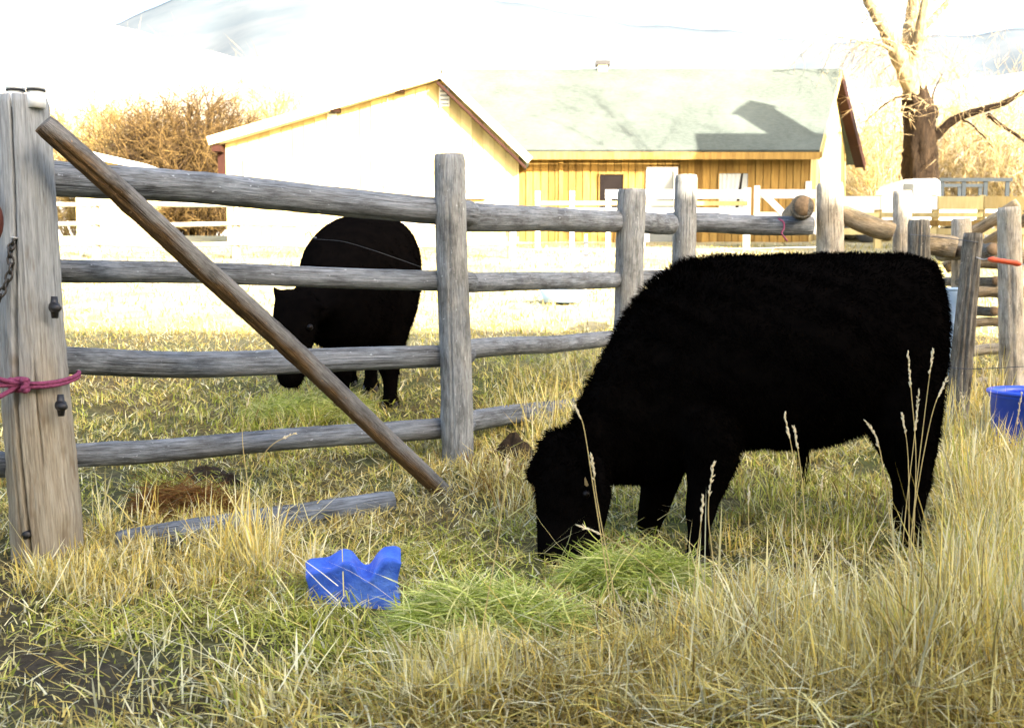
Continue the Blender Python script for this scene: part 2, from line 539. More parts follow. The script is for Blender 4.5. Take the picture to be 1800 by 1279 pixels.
def build_hill(name, ridge, D, foot_D, mat, seed):
    """ridge: (pixel x, pixel y) skyline; a hill with a real slope from its foot up to the ridge and down behind"""
    r = np.random.default_rng(seed)
    xs = np.linspace(-1500, 3300, 220)
    ry = np.interp(xs, [p[0] for p in ridge], [p[1] for p in ridge])
    ry = ry + 3 * np.sin(xs / 47.0 + seed) + 2 * np.sin(xs / 19.0 + 2 * seed)
    top = np.array([W(a, b, D) for a, b in zip(xs, ry)])
    ph = r.uniform(0, 6, 12)
    rows = []
    n = 46
    for t in np.linspace(0, 1.5, n):
        if t <= 1:
            y = foot_D + (D - foot_D) * t
            h = (top[:, 2] - 2.0) * (t ** 1.15)
        else:
            y = D + (D - foot_D) * (t - 1)
            h = (top[:, 2] - 2.0) * (1 - 1.6 * (t - 1))
        x = top[:, 0] * (0.55 + 0.45 * min(t, 1.0))
        s = D / 900.0
        rel = min(t, 1) * (1 - min(t, 1)) * 4
        gul = rel * s * 9 * (np.sin(x / (95 * s) + ph[0] + 1.4 * math.sin(t * 5)) * np.sin(x / (41 * s) + ph[1]) + 0.5 * np.sin(x / (23 * s) + 5 * t + ph[2]))
        rows.append(np.stack([x, np.full_like(x, y), 2.0 + h + gul - (1 - min(t, 1)) * 6], -1))
    V = np.vstack(rows); nx = len(xs)
    i = np.arange(n - 1)[:, None] * nx; j = np.arange(nx - 1)[None, :]
    Q = np.stack([i + j, i + j + 1, i + nx + j + 1, i + nx + j], -1).reshape(-1, 4)
    kind(put(name, np_mesh(name, V, None, Q, True), mat), 'structure')

M['near_hill'] = hill_mat('dry sage hillside', (0.15, 0.155, 0.15), (0.22, 0.22, 0.20), (0.40, 0.40, 0.40), 0.50)
M['far_hill'] = hill_mat('haze tinted snowy mountain', (0.062, 0.079, 0.097), (0.070, 0.086, 0.102), (0.095, 0.108, 0.122), 0.60)  # blue of distant haze and shaded slopes is mixed into this colour
build_hill('far_mountain', [(-1500, -120), (-200, -40), (120, 30), (200, 45), (260, 12), (480, -60), (700, -60), (870, -2), (960, 18), (1100, 38), (1250, 54), (1400, 68), (1500, 75), (1650, 62), (1800, 50), (2300, 30), (3300, 60)], 2600, 900, M['far_hill'], 3)
build_hill('near_hill', [(-1500, -150), (-300, -80), (60, -25), (110, 0), (200, 42), (300, 78), (420, 100), (700, 70), (900, 95), (1100, 130), (1400, 165), (1600, 150), (1800, 130), (2300, 90), (3300, 60)], 820, 170, M['near_hill'], 5)

# ------------------------------------------------------------------ buildings
def board_mat(name, a, b, grain=True):
    k = NT(name, 0.8, 0.2)
    oi = k.n('ShaderNodeObjectInfo')
    v = k.coord('World', (9, 9, 0.9))
    ad = k.n('ShaderNodeVectorMath', operation='ADD'); k.l(v, ad.inputs[0])
    mul = k.n('ShaderNodeMath', operation='MULTIPLY'); k.l(oi.outputs['Random'], mul.inputs[0]); mul.inputs[1].default_value = 40
    cmb = k.n('ShaderNodeCombineXYZ')
    for q in range(3): k.l(mul.outputs[0], cmb.inputs[q])
    k.l(cmb.outputs[0], ad.inputs[1])
    n = k.noise(ad.outputs[0], 1.6, 5, 0.65)
    c = k.ramp(n, [(0.28, a), (0.72, b)])
    tint = k.ramp(oi.outputs['Random'], [(0.0, (0.62, 0.58, 0.52)), (0.5, (1.0, 1.0, 1.0)), (1.0, (1.2, 1.14, 1.05))])
    k.color(k.mix(1.0, c, tint, 'MULTIPLY'))
    k.bump(n, 0.3, 0.01)
    return k.m
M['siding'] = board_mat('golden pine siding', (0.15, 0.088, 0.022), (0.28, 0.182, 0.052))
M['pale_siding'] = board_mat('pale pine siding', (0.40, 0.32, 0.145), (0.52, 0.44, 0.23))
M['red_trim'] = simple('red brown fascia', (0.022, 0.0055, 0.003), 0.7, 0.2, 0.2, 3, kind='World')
M['tan_trim'] = simple('tan fascia board', (0.60, 0.50, 0.36), 0.7, 0.2, 0.1, 3, kind='World')
M['dark_glass'] = simple('dark window glass', (0.008, 0.006, 0.006), 0.3, 0.08, 0.1)
M['grey_glass'] = simple('window glass with blind', (0.16, 0.175, 0.175), 0.15, 0.4, 0.05)
M['curtain'] = simple('white curtain', (0.36, 0.38, 0.38), 0.9, 0.1, 0.08, 20, kind='World')
M['metal_dark'] = simple('dark metal', (0.045, 0.05, 0.06), 0.5, 0.4, 0.2)

def roof_mat(name, a, b):
    k = NT(name, 0.92, 0.1)
    v = k.coord('World')
    n = k.noise(k.coord('World', (3.2, 6, 6)), 2.2, 5, 0.7); n2 = k.noise(v, 0.5, 4, 0.6)
    c = k.ramp(n, [(0.3, a), (0.7, b)])
    c = k.mix(k.ramp(n2, [(0.42, G(0)), (0.66, G(0.6))]), c, tuple(x * 1.3 for x in b))
    k.color(c); k.bump(n, 0.5, 0.03)
    return k.m
M['shingle'] = roof_mat('grey green shingles', (0.044, 0.055, 0.051), (0.074, 0.088, 0.081))
M['tin'] = roof_mat('pale tin roof', (0.55, 0.55, 0.54), (0.70, 0.70, 0.69))

def slab(name, quad, thick, mat, parent):
    """roof slab: quad of 4 corner points (top face), thickness downwards along its normal"""
    q = [np.asarray(p, float) for p in quad]
    n = np.cross(q[1] - q[0], q[3] - q[0]); n /= np.linalg.norm(n)
    if n[2] < 0: n = -n
    v = q + [p - n * thick for p in q]
    f = [(0, 1, 2, 3), (7, 6, 5, 4)] + [(i, i + 4, (i + 1) % 4 + 4, (i + 1) % 4) for i in range(4)]
    return put(name, new_mesh(name, v, f), mat, parent)

def prism(name, poly, depth_vec, mat, parent):
    """closed prism: polygon points swept along depth_vec"""
    poly = [np.asarray(p, float) for p in poly]; n = len(poly); d = np.asarray(depth_vec, float)
    v = poly + [p + d for p in poly]
    f = [tuple(range(n)), tuple(range(2 * n - 1, n - 1, -1))] + [(i, i + n, (i + 1) % n + n, (i + 1) % n) for i in range(n)]
    return put(name, new_mesh(name, v, f), mat, parent)

def window(parent, x0, x1, z0, z1, y, frame_mat, pane_mat, fw=0.07, mullion=False):
    w = box('window', ((x0 + x1) / 2, y + 0.02, (z0 + z1) / 2), (x1 - x0, 0.05, z1 - z0), M['metal_dark'], parent)
    for (cx, cz, sx, sz) in (((x0 + x1) / 2, z1 - fw / 2, x1 - x0, fw), ((x0 + x1) / 2, z0 + fw / 2, x1 - x0, fw),
                             (x0 + fw / 2, (z0 + z1) / 2, fw, z1 - z0 - 2 * fw), (x1 - fw / 2, (z0 + z1) / 2, fw, z1 - z0 - 2 * fw)):
        box('window_frame', (cx, y - 0.035, cz), (sx, 0.06, sz), frame_mat, w)
    box('pane', ((x0 + x1) / 2, y - 0.012, (z0 + z1) / 2), (x1 - x0 - 2 * fw, 0.012, z1 - z0 - 2 * fw), pane_mat, w)
    box('sill', ((x0 + x1) / 2, y - 0.06, z0 - .03), (x1 - x0 + .1, .12, .05), frame_mat, w)
    return w

def right_house():
    Y0 = 29.0
    gzv = 2.30
    skew = 0.48                    # the gable end runs back to the right
    def X(px, D): return (px - 900) / FPX * D
    h = thing('log_house', 'golden board house with grey shingle roof, half in shadow', 'house', (5, 31, gzv))
    eave_z, eave_y = 4.98, 28.45
    ridge_y = 32.5; ridge_z = 8.07
    back_y = 36.5; back_z = 5.6
    xl, xr = -1.6, X(1434, eave_y)
    sl = (ridge_z - eave_z) / (ridge_y - eave_y)
    rx = X(1466, ridge_y)
    bx = X(1511, back_y)
    # wall box (front, gable end, back) as a closed body under the roof
    wr = X(1418, Y0)
    wz = eave_z + (Y0 - eave_y) * sl - 0.14
    def gx(y): return wr + (y - Y0) * (bx - 0.85 - wr) / (back_y - 0.5 - Y0)
    by = back_y - 0.5
    bz = back_z + 0.5 * (ridge_z - back_z) / (back_y - ridge_y) - 0.14
    pz = ridge_z - 0.16
    v = [(xl, Y0, gzv - 0.4), (wr, Y0, gzv - 0.4), (wr, Y0, wz), (xl, Y0, wz),
         (gx(by), by, gzv - 0.4), (gx(by), by, bz), (gx(ridge_y), ridge_y, pz), (xl, by, gzv - 0.4), (xl, by, bz), (xl, ridge_y, pz)]
    f = [(0, 1, 2, 3), (1, 4, 5, 6, 2), (4, 7, 8, 5), (7, 0, 3, 9, 8)]
    wall = put('wall', new_mesh('wall', v, f), M['siding'], h)
    # vertical siding boards, each its own piece, over the front wall
    x = xl + 2.0
    i = 0
    while x < wr - 0.05:
        w = 0.19 + 0.05 * random.random()
        w = min(w, wr - x)
        box('siding_board', (x + w / 2, Y0 - 0.02 - 0.012 * random.random(), (gzv - 0.3 + wz) / 2), (w - 0.022, 0.03, wz - gzv + 0.3), M['siding'], wall)
        x += w; i += 1
    # gable-end boards, following the roof line
    d = np.array([gx(by) - wr, by - Y0]); L = np.linalg.norm(d); d /= L
    nrm = np.array([d[1], -d[0]])
    t = 0.0
    while t < L - 0.1:
        w = 0.30
        def top(tt):
            yy = Y0 + d[1] * tt
            return wz + (pz - wz) * (yy - Y0) / (ridge_y - Y0) if yy < ridge_y else pz + (bz - pz) * (yy - ridge_y) / (by - ridge_y)
        a, b = t + 0.01, min(t + w, L) - 0.01
        off = nrm * (0.02 + 0.012 * random.random())
        P = lambda tt, z: (wr + d[0] * tt + off[0], Y0 + d[1] * tt + off[1], z)
        Pi = lambda tt, z: (wr + d[0] * tt, Y0 + d[1] * tt, z)
        vv = [P(a, gzv - .3), P(b, gzv - .3), P(b, top(b) - .02), P(a, top(a) - .02), Pi(a, gzv - .3), Pi(b, gzv - .3), Pi(b, top(b) - .02), Pi(a, top(a) - .02)]
        put('siding_board', new_mesh('siding_board', vv, [(0, 1, 2, 3), (0, 4, 5, 1), (1, 5, 6, 2), (2, 6, 7, 3), (3, 7, 4, 0)]), M['pale_siding'], wall)
        t += w
    # roof
    front = slab('roof', [(xl, eave_y, eave_z), (xr, eave_y, eave_z), (rx, ridge_y, ridge_z), (xl, ridge_y, ridge_z)], 0.12, M['shingle'], h)
    back = slab('roof', [(xl, ridge_y + 0.004, ridge_z), (rx, ridge_y + 0.004, ridge_z), (bx, back_y, back_z), (xl, back_y, back_z)], 0.12, M['shingle'], h)
    beam('fascia', (xl, eave_y - 0.03, eave_z - 0.17), (xr, eave_y - 0.03, eave_z - 0.17), 0.04, 0.20, M['siding'], h)
    beam('bargeboard', (xr + 0.03, eave_y, eave_z - 0.14), (rx + 0.03, ridge_y, ridge_z - 0.14), 0.05, 0.20, M['pale_siding'], h)
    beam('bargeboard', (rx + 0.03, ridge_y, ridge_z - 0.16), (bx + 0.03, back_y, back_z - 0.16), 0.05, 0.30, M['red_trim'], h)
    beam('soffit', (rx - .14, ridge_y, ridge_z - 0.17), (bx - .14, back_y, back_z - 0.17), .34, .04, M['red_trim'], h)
    # chimney cap on the ridge
    c = W(1059, 124, ridge_y)
    box('chimney', (c[0], ridge_y, ridge_z + 0.0), (0.30, 0.30, 0.22), M['tan_trim'], front)
    box('chimney_cap', (c[0], ridge_y, ridge_z + 0.16), (0.44, 0.40, 0.12), M['black_plastic'], front)
    # windows, set over the boards
    yw = Y0 - 0.05
    def win(px0, px1, py0, z0, fm, pm, fw=0.07):
        p0 = W(px0, py0, yw); p1 = W(px1, py0, yw)
        return window(h, p0[0], p1[0], z0, p0[2], yw, fm, pm, fw), p0[0], p1[0], p0[2]
    win(1052, 1097, 305, 3.0, M['siding'], M['dark_glass'], 0.03)
    win(1136, 1191, 294, gzv, M['white_paint'], M['grey_glass'], 0.11)
    w, a, b, zt = win(1262, 1316, 303, 3.1, M['siding'], M['dark_glass'], 0.03)
    # curtains: pleated sheet, drawn back on the right
    def drape(x0, x1, slant):
        n = 24; vs = []; fs = []
        for q in range(n):
            u = q / (n - 1)
            yy = yw - 0.03 - 0.012 * math.cos(u * 30)
            vs += [(x0 + (x1 - x0) * u, yy, zt - 0.04), (x0 + (x1 - x0) * u * slant, yy, 3.13)]
            if q: fs.append((2 * q - 2, 2 * q, 2 * q + 1, 2 * q - 1))
        put('curtain', new_mesh('curtain', vs, fs, True), M['curtain'], w)
    drape(a + 0.03, a + 0.66, 0.70); drape(b - 0.03, b - 0.16, 2.2)
    box('corner_board', (wr - 0.06, Y0 - 0.06, 3.6), (0.16, 0.05, 1.1), M['white_paint'], h)
    box('corner_board', (X(985, Y0), Y0 - 0.06, (gzv + wz) / 2), (0.12, 0.05, wz - gzv), M['siding'], h)
right_house()

def left_house():
    Y0 = 27.0
    z0 = 2.0
    h = thing('pale_house', 'pale board house with broad lopsided gable facing the fence', 'house', (-4, 30, z0))
    pk = W(775, 122, Y0 - 0.4); le = W(366, 240, Y0 - 0.4); re = W(932, 274, Y0 - 0.4)
    dep = 6.0
    wl = W(397, 300, Y0)[0]; wrx = W(912, 300, Y0)[0]
    def top(x):
        return np.interp(x, [le[0], pk[0], re[0]], [le[2], pk[2], re[2]]) - 0.20
    prof = [(wl, Y0, z0 - 0.4), (wrx, Y0, z0 - 0.4), (wrx, Y0, top(wrx)), (pk[0], Y0, top(pk[0])), (wl, Y0, top(wl))]
    wall = prism('wall', prof, (0, dep - 0.6, 0), M['pale_siding'], h)
    x = wl
    while x < wrx - 0.02:
        w = min(0.30, wrx - x)
        a, b = x + 0.01, x + w - 0.01
        yo = Y0 - 0.02 - 0.012 * random.random()
        cut = [(a, yo, z0 - .3), (b, yo, z0 - .3), (b, yo, top(b) - 0.02)]
        if a < pk[0] < b: cut.append((pk[0], yo, top(pk[0]) - 0.02))
        cut.append((a, yo, top(a) - 0.02))
        prism('siding_board', cut, (0, Y0 - yo - 0.002, 0), M['pale_siding'], wall)
        x += w
    yb = Y0 - 0.4 + dep
    slab('roof', [tuple(le), tuple(pk), (pk[0], yb, pk[2]), (le[0], yb, le[2])], 0.14, M['shingle'], h)
    slab('roof', [(pk[0] + 0.003, pk[1], pk[2]), tuple(re), (re[0], yb, re[2]), (pk[0] + 0.003, yb, pk[2])], 0.14, M['shingle'], h)
    beam('bargeboard', (le[0], le[1] - 0.03, le[2] - 0.12), (pk[0], pk[1] - 0.03, pk[2] - 0.12), 0.05, 0.22, M['tan_trim'], h)
    beam('bargeboard', (pk[0] + 0.02, pk[1] - 0.03, pk[2] - 0.14), (re[0], re[1] - 0.03, re[2] - 0.12), 0.05, 0.20, M['tan_trim'], h)
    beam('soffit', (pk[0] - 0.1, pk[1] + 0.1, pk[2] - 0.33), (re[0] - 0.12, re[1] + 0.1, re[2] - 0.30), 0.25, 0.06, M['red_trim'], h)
    beam('soffit', (le[0] + .05, le[1] + .18, le[2] - .20), (pk[0] - .1, pk[1] + .18, pk[2] - .20), .36, .03, M['tan_trim'], h)
    for px, py in ((590, 192), (702, 158), (383, 262)):      # purlin ends under the rake
        p = W(px, py, Y0 - 0.2)
        box('purlin_end', p, (0.24, 0.30, 0.16), M['red_trim'], h)
    for (px0, px1, py0, py1) in ((772, 790, 150, 187), (576, 592, 195, 236)):   # louvred attic vents
        a = W(px0, py0, Y0 - 0.06); b = W(px1, py1, Y0 - 0.06)
        w = box('vent', ((a[0] + b[0]) / 2, Y0 - 0.06, (a[2] + b[2]) / 2), (b[0] - a[0], 0.04, a[2] - b[2]), M['white_paint'], h)
        for q in range(5):
            box('slat', ((a[0] + b[0]) / 2, Y0 - 0.09, b[2] + (q + 0.5) * (a[2] - b[2]) / 5), (b[0] - a[0] - 0.05, 0.02, 0.05), M['grey_glass'], w)
    a = W(818, 296, Y0 - 0.05); window(h, a[0], W(852, 296, Y0)[0], a[2] - 0.75, a[2], Y0 - 0.05, M['white_paint'], M['grey_glass'])
    a = W(430, 280, Y0 - 0.05); window(h, a[0], W(565, 280, Y0)[0], a[2] - 1.1, a[2], Y0 - 0.05, M['white_paint'], M['pale_siding'])
    cb = [W(681, 160, Y0 - 0.06), W(680, 260, Y0 - 0.06), W(672, 300, Y0 - 0.06), W(675, 330, Y0 - 0.06)]
    tube('conduit', spline(cb, 20), 0.016, M['wire'], h, 6)
    box('eave_shade_strip', (wl - 0.10, Y0 + 0.05, top(wl) - .45), (0.20, 0.16, .86), M['red_trim'], h)  # dark strip standing in for the shade under the left eave
left_house()

def far_shed():
    a = W(148, 262, 36); b = W(262, 290, 36)
    z0 = float(gz(a[0], 36))
    s = thing('tin_shed', 'low white shed roof behind the left fence post', 'shed', ((a[0] + b[0]) / 2, 37, z0))
    x0, x1 = a[0] - 0.6, b[0]
    prism('wall', [(x0 + .15, 36.2, z0 - .3), (x1 - .2, 36.2, z0 - .3), (x1 - .2, 36.2, b[2] - .15), (x0 + .15, 36.2, a[2] - .05)], (0, 3, 0), M['pale_siding'], s)
    slab('roof', [(x0, 36, a[2] + .1), (x1, 36, b[2]), (x1, 39.4, b[2]), (x0, 39.4, a[2] + .1)], 0.1, M['tin'], s)
    box('fascia', ((x0 + x1) / 2, 35.96, (a[2] + b[2]) / 2 - .10), (x1 - x0, 0.04, 0.16), M['white_paint'], s, rot=Vector((1, 0, (b[2] - a[2]) / (x1 - x0))).to_track_quat('X', 'Z'))
far_shed()

def barn(name, label, x0, x1, yf, yr, yb, z0, wall_z, ridge_z, shade_cupola=None):
    """an added, unseen barn form, ridge along X, built only to cast shade"""
    b = thing(name, label, 'barn', ((x0 + x1) / 2, (yf + yb) / 2, z0))
    prof = [(x0, yf, z0 - .4), (x0, yb, z0 - .4), (x0, yb, wall_z), (x0, yr, ridge_z - .1), (x0, yf, wall_z)]
    prism('wall', prof, (x1 - x0, 0, 0), M['siding'], b)
    o = 0.5
    s = (ridge_z - wall_z) / abs(yr - yf)
    slab('roof', [(x0 - o, yf + (o if yf > yr else -o), wall_z - o * s + .1), (x1 + o, yf + (o if yf > yr else -o), wall_z - o * s + .1), (x1 + o, yr, ridge_z), (x0 - o, yr, ridge_z)], 0.12, M['tin'], b)
    s = (ridge_z - wall_z) / abs(yr - yb)
    slab('roof', [(x0 - o, yr, ridge_z - .004), (x1 + o, yr, ridge_z - .004), (x1 + o, yb + (o if yb > yr else -o), wall_z - o * s + .1), (x0 - o, yb + (o if yb > yr else -o), wall_z - o * s + .1)], 0.12, M['tin'], b)
    d = box('door', ((x0 + x1) / 2, yf + (.05 if yf > yr else -.05), z0 + 1.8), (3.2, .08, 3.6), M['red_trim'], b)
    box('crossbar', ((x0 + x1) / 2, yf + (.11 if yf > yr else -.11), z0 + 1.8), (3.2, .05, .2), M['tan_trim'], d)
    if shade_cupola:
        cx, w, ch = shade_cupola
        box('shade_cupola', (cx, yr, ridge_z + ch / 2 - .3), (w, w, ch), M['siding'], b)
        prism('shade_cupola_roof', [(cx - w * .65, yr - w * .65, ridge_z + ch - .3), (cx + w * .65, yr - w * .65, ridge_z + ch - .3), (cx, yr - w * .65, ridge_z + ch + .1)], (0, w * 1.3, 0), M['tin'], b)

barn('shade_barn', 'unseen barn added behind the camera to shade the corral', -1.0, 17.0, -2.6, -5.6, -11.0, 0.0, 6.0, 9.2)  # invented building, kept out of view to shade the foreground
barn('side_shade_barn', 'unseen tall barn added off to the right to shade the golden house', 13.0, 16.4, 16.6, 19.6, 21.8, 1.5, 8.4, 10.4, (15.3, 0.8, 1.7))  # also invented; its roofline and ridge bump shape the shadow on the house

# ------------------------------------------------------------------ white yard fence and gate
def yard_fence():
    D = 26.0
    f = thing('board_fence', 'white painted board fence in front of the golden house', 'fence', (3.5, D, 2.1))
    def X(px): return (px - 900) / FPX * D
    z = lambda py: W(900, py, D)[2]
    for px in (945, 1005, 1068, 1128, 1215, 1310):
        p = box('post', (X(px), D + .06, (z(336 if px < 1300 else 330) + 1.9) / 2), (0.17 if px > 1300 else .12, 0.12, z(336 if px < 1300 else 330) - 1.9), M['white_paint'], f)
    for a, b, py, h, m in ((1062, 1310, 341, 0.22, 'white_paint'), (940, 1310, 357, 0.11, 'pale_siding'), (940, 1310, 372, 0.17, 'white_paint'), (940, 1310, 396, 0.15, 'white_paint')):
        zz = z(py)
        xs = [X(a), (X(a) + X(b)) / 2, X(b)]
        for q in range(2):
            box('rail', ((xs[q] + xs[q + 1]) / 2, D - .02 - .01 * q, zz + random.uniform(-.01, .01)), (xs[q + 1] - xs[q] - .015, .04, h), M[m], f)
    for px in (1148, 1168, 1180, 1196):
        box('picket', (X(px), D - .06, z(390)), (.10, .03, .5), M['white_paint'], f)
    g = thing('yard_gate', 'white wooden yard gate with a diagonal brace', 'gate', (X(1375), D, 2.1))
    for py, h in ((341, .22), (380, .2), (405, .18)):
        box('rail', ((X(1321) + X(1436)) / 2, D - .02, z(py)), (X(1436) - X(1321), .05, h), M['white_paint'], g)
    for px in (1325, 1432):
        box('stile', (X(px), D - .075, z(370)), (.14, .05, 1.25), M['white_paint'], g)
    beam('brace', (X(1332), D - .12, z(338)), (X(1400), D - .12, z(404)), .04, .16, M['white_paint'], g)
    f = thing('plank_fence', 'wide white plank fence between thick corner post and parked truck', 'fence', (X(1540), D, 2.1))
    for px in (1470, 1540, 1640, 1720, 1800, 1880):
        box('post', (X(px), D + .09, (z(343) + 1.9) / 2), (.16, .14, z(343) - 1.9), M['pale_siding'], f)
    for k_, (py, h, m) in enumerate(((357, .34, 'white_paint'), (378, .12, 'pale_siding'), (392, .14, 'siding'), (407, .16, 'pale_siding'))):
        for a, b in ((1444, 1540), (1540, 1640), (1640, 1720), (1720, 1800), (1800, 1880)):
            mm = m if a < 1600 or k_ else 'pale_siding'
            box('rail', ((X(a) + X(b)) / 2, D - .02 - .012 * random.random(), z(py)), (X(b) - X(a) - .02, .045, h), M[mm], f)
yard_fence()

# ------------------------------------------------------------------ pickup truck with a stake rack
def truck():
    D = 28.5
    def X(px): return (px - 900) / FPX * D
    z = lambda py: W(900, py, D)[2]
    g = float(gz(11, D))
    t = thing('pickup_truck', 'white pickup truck with dark rack over its bed, under the tree', 'truck', (X(1660), D + .9, g))
    x0, x1 = X(1563), X(1644)         # cab
    bx1 = X(1765)
    roof = z(314)
    belt = roof - 0.62
    w = 1.75
    # cab: profile swept across the width, rounded corners
    prof = [(x0 - .05, belt - .75), (x0 - .05, belt), (x0 + .22, roof - .12), (x0 + .34, roof - .02), (x1 - .12, roof), (x1, roof - .07), (x1 + .03, belt), (x1 + .03, belt - .75)]
    prism('cab', [(a, D, b) for a, b in prof], (0, w, 0), M['truck_paint'], t)
    for (a, b) in ((x0 + .28, x1 - .55), (x1 - .48, x1 - .10)):
        box('window', ((a + b) / 2, D - .01, belt + .27), (b - a, .03, .42), M['grey_glass'], t)
    d = box('door', ((x0 + x1) / 2 - .1, D - .012, belt - .36), (x1 - x0 - .45, .03, .68), M['truck_paint'], t)
    box('handle', (x1 - .5, D - .04, belt - .12), (.14, .03, .04), M['metal_dark'], d)
    # bonnet and bed
    prism('bonnet', [(x0 - 1.2, D, belt - .75), (x0 - 1.2, D, belt - .16), (x0 - 1.05, D, belt - .06), (x0 - .05, D, belt), (x0 - .05, D, belt - .75)], (0, w, 0), M['truck_paint'], t)
    box('bed', ((x1 + bx1) / 2 + .04, D + w / 2, belt - .33), (bx1 - x1, w, .62), M['truck_paint'], t)
    box('headlight', (x0 - 1.21, D + .25, belt - .34), (.04, .22, .2), M['grey_glass'], t)
    box('headlight', (x0 - 1.21, D + w - .25, belt - .34), (.04, .22, .2), M['grey_glass'], t)
    box('bumper', (x0 - 1.25, D + w / 2, belt - .72), (.1, w, .16), M['metal_dark'], t)
    for cx in (x0 - .65, bx1 - .75):
        for yy in (D - .02, D + w - .2):
            V, Q, T = tube_arrays([(cx, yy, g + .36), (cx, yy + .22, g + .36)], .36, 20)
            wh = put('wheel', np_mesh('wheel', V, T, Q), M['metal_dark'], t)
            V, Q, T = tube_arrays([(cx, yy - .02, g + .36), (cx, yy + .02, g + .36)], .18, 14)
            put('rim', np_mesh('rim', V, T, Q), M['wire'], wh)
    # rack
    for yy in (D + .05, D + w - .05):
        for q in range(4):
            xx = x1 + .08 + q * (bx1 - x1 - .12) / 3
            box('rack_stake', (xx, yy, belt + .28), (.11, .05, .62), M['rack'], t)
        for zz, hh in ((roof + .0, .10), (belt + .22, .05)):
            if zz < roof - .1: continue
            box('rack_rail', ((x1 + bx1) / 2 + .03, yy - .04, zz - .03), (bx1 - x1 + .1, .04, hh), M['rack'], t)
M['rack'] = simple('blue grey rack', (0.018, 0.024, 0.030), 0.7, 0.1, 0.15)
M['truck_paint'] = simple('white truck paint', (0.72, 0.72, 0.70), 0.3, 0.5, 0.04)
truck()

# ------------------------------------------------------------------ trees and brush
def ribbon_twigs(name, P0, P1, w0, col, mat, parent, sag=0.0, seed=0):
    """many thin three-sided twigs from P0 to P1, one mesh"""
    r = np.random.default_rng(seed)
    P0 = np.asarray(P0, float); P1 = np.asarray(P1, float); n = len(P0)
    T = P1 - P0; L = np.linalg.norm(T, axis=1, keepdims=True) + 1e-9
    ref = r.normal(size=(n, 3)); A = np.cross(T, ref); A /= np.linalg.norm(A, axis=1, keepdims=True) + 1e-9
    B = np.cross(T / L, A)
    mid = (P0 + P1) / 2 + r.normal(0, 0.06, (n, 3)) * L + np.array([0, 0, -1.0]) * sag * L
    w0 = np.broadcast_to(np.asarray(w0, float).reshape(-1, 1), (n, 1))
    vs = []
    for C, w in ((P0, w0), (mid, w0 * .75)):
        for a in range(3):
            th = a * 2 * math.pi / 3
            vs.append(C + w * (math.cos(th) * A + math.sin(th) * B))
    vs.append(P1)
    V = np.stack(vs, 1).reshape(-1, 3)
    b = np.arange(n)[:, None] * 7
    Q = np.concatenate([b + np.array([[a, (a + 1) % 3, 3 + (a + 1) % 3, 3 + a]]) for a in range(3)])
    T3 = np.concatenate([b + np.array([[3 + a, 3 + (a + 1) % 3, 6]]) for a in range(3)])
    me = np_mesh(name, V, T3, Q)
    set_col(me, np.repeat(col, 7, axis=0))
    return put(name, me, mat, parent)

def shrub_arrays(base, height, spread, stems, r, sub=14, subsub=5):
    A0, A1, Wd, lv = [], [], [], []
    for _ in range(stems):
        az = r.uniform(0, 2 * math.pi); out = spread * math.sqrt(r.uniform(0, 1)); hh = height * (1 - 0.45 * (out / spread) ** 2) * r.uniform(0.75, 1.05)
        b = base + np.array([math.cos(az) * out * .25, math.sin(az) * out * .25, 0])
        tip = base + np.array([math.cos(az) * out, math.sin(az) * out, hh])
        ctrl = b + (tip - b) * 0.5 + np.array([-math.cos(az) * out * .15, -math.sin(az) * out * .15, hh * .12])
        t = np.linspace(0, 1, 7)[:, None]
        P = (1 - t) ** 2 * b + 2 * t * (1 - t) * ctrl + t ** 2 * tip
        for q in range(6):
            A0.append(P[q]); A1.append(P[q + 1]); Wd.append(0.03 * (1 - q / 7) + .006); lv.append(0)
        for _s in range(sub):
            u = r.uniform(.15, 1)
            p = (1 - u) ** 2 * b + 2 * u * (1 - u) * ctrl + u ** 2 * tip
            dv = r.normal(size=3) * .55 + np.array([math.cos(az) * .4, math.sin(az) * .4, .7]); dv /= np.linalg.norm(dv)
            ln = height * r.uniform(.12, .28)
            A0.append(p); A1.append(p + dv * ln); Wd.append(.011); lv.append(1)
            for _q in range(subsub):
                u2 = r.uniform(.2, 1); p2 = p + dv * ln * u2
                d2 = dv * .6 + r.normal(size=3) * .55; d2 /= np.linalg.norm(d2)
                A0.append(p2); A1.append(p2 + d2 * ln * r.uniform(.3, .7)); Wd.append(.007); lv.append(2)
    return np.array(A0), np.array(A1), np.array(Wd), np.array(lv)

def shrub(name, label, px, D, py_top, spread, stems, tones, seed, group=None, cat='shrub', thick=1.0, sub=14, subsub=5):
    r = np.random.default_rng(seed)
    x = (px - 900) / FPX * D
    g = float(gz(x, D))
    top = W(px, py_top, D)[2]
    s = thing(name, label, cat, (x, D, g), group)
    A0, A1, Wd, lv = shrub_arrays(np.array([x, D, g - .05]), top - g, spread, stems, r, sub, subsub)
    tones = np.array(tones)
    ti = r.integers(0, len(tones), len(A0))
    col = tones[ti] * r.uniform(.75, 1.2, (len(A0), 1))
    m = lv == 0
    ribbon_twigs('stem', A0[m], A1[m], Wd[m] * thick, col[m] * .7, M['twig'], s, seed=seed)
    ribbon_twigs('crown', A0[~m], A1[~m], Wd[~m] * thick, col[~m], M['twig'], s, seed=seed + 1)
    return s

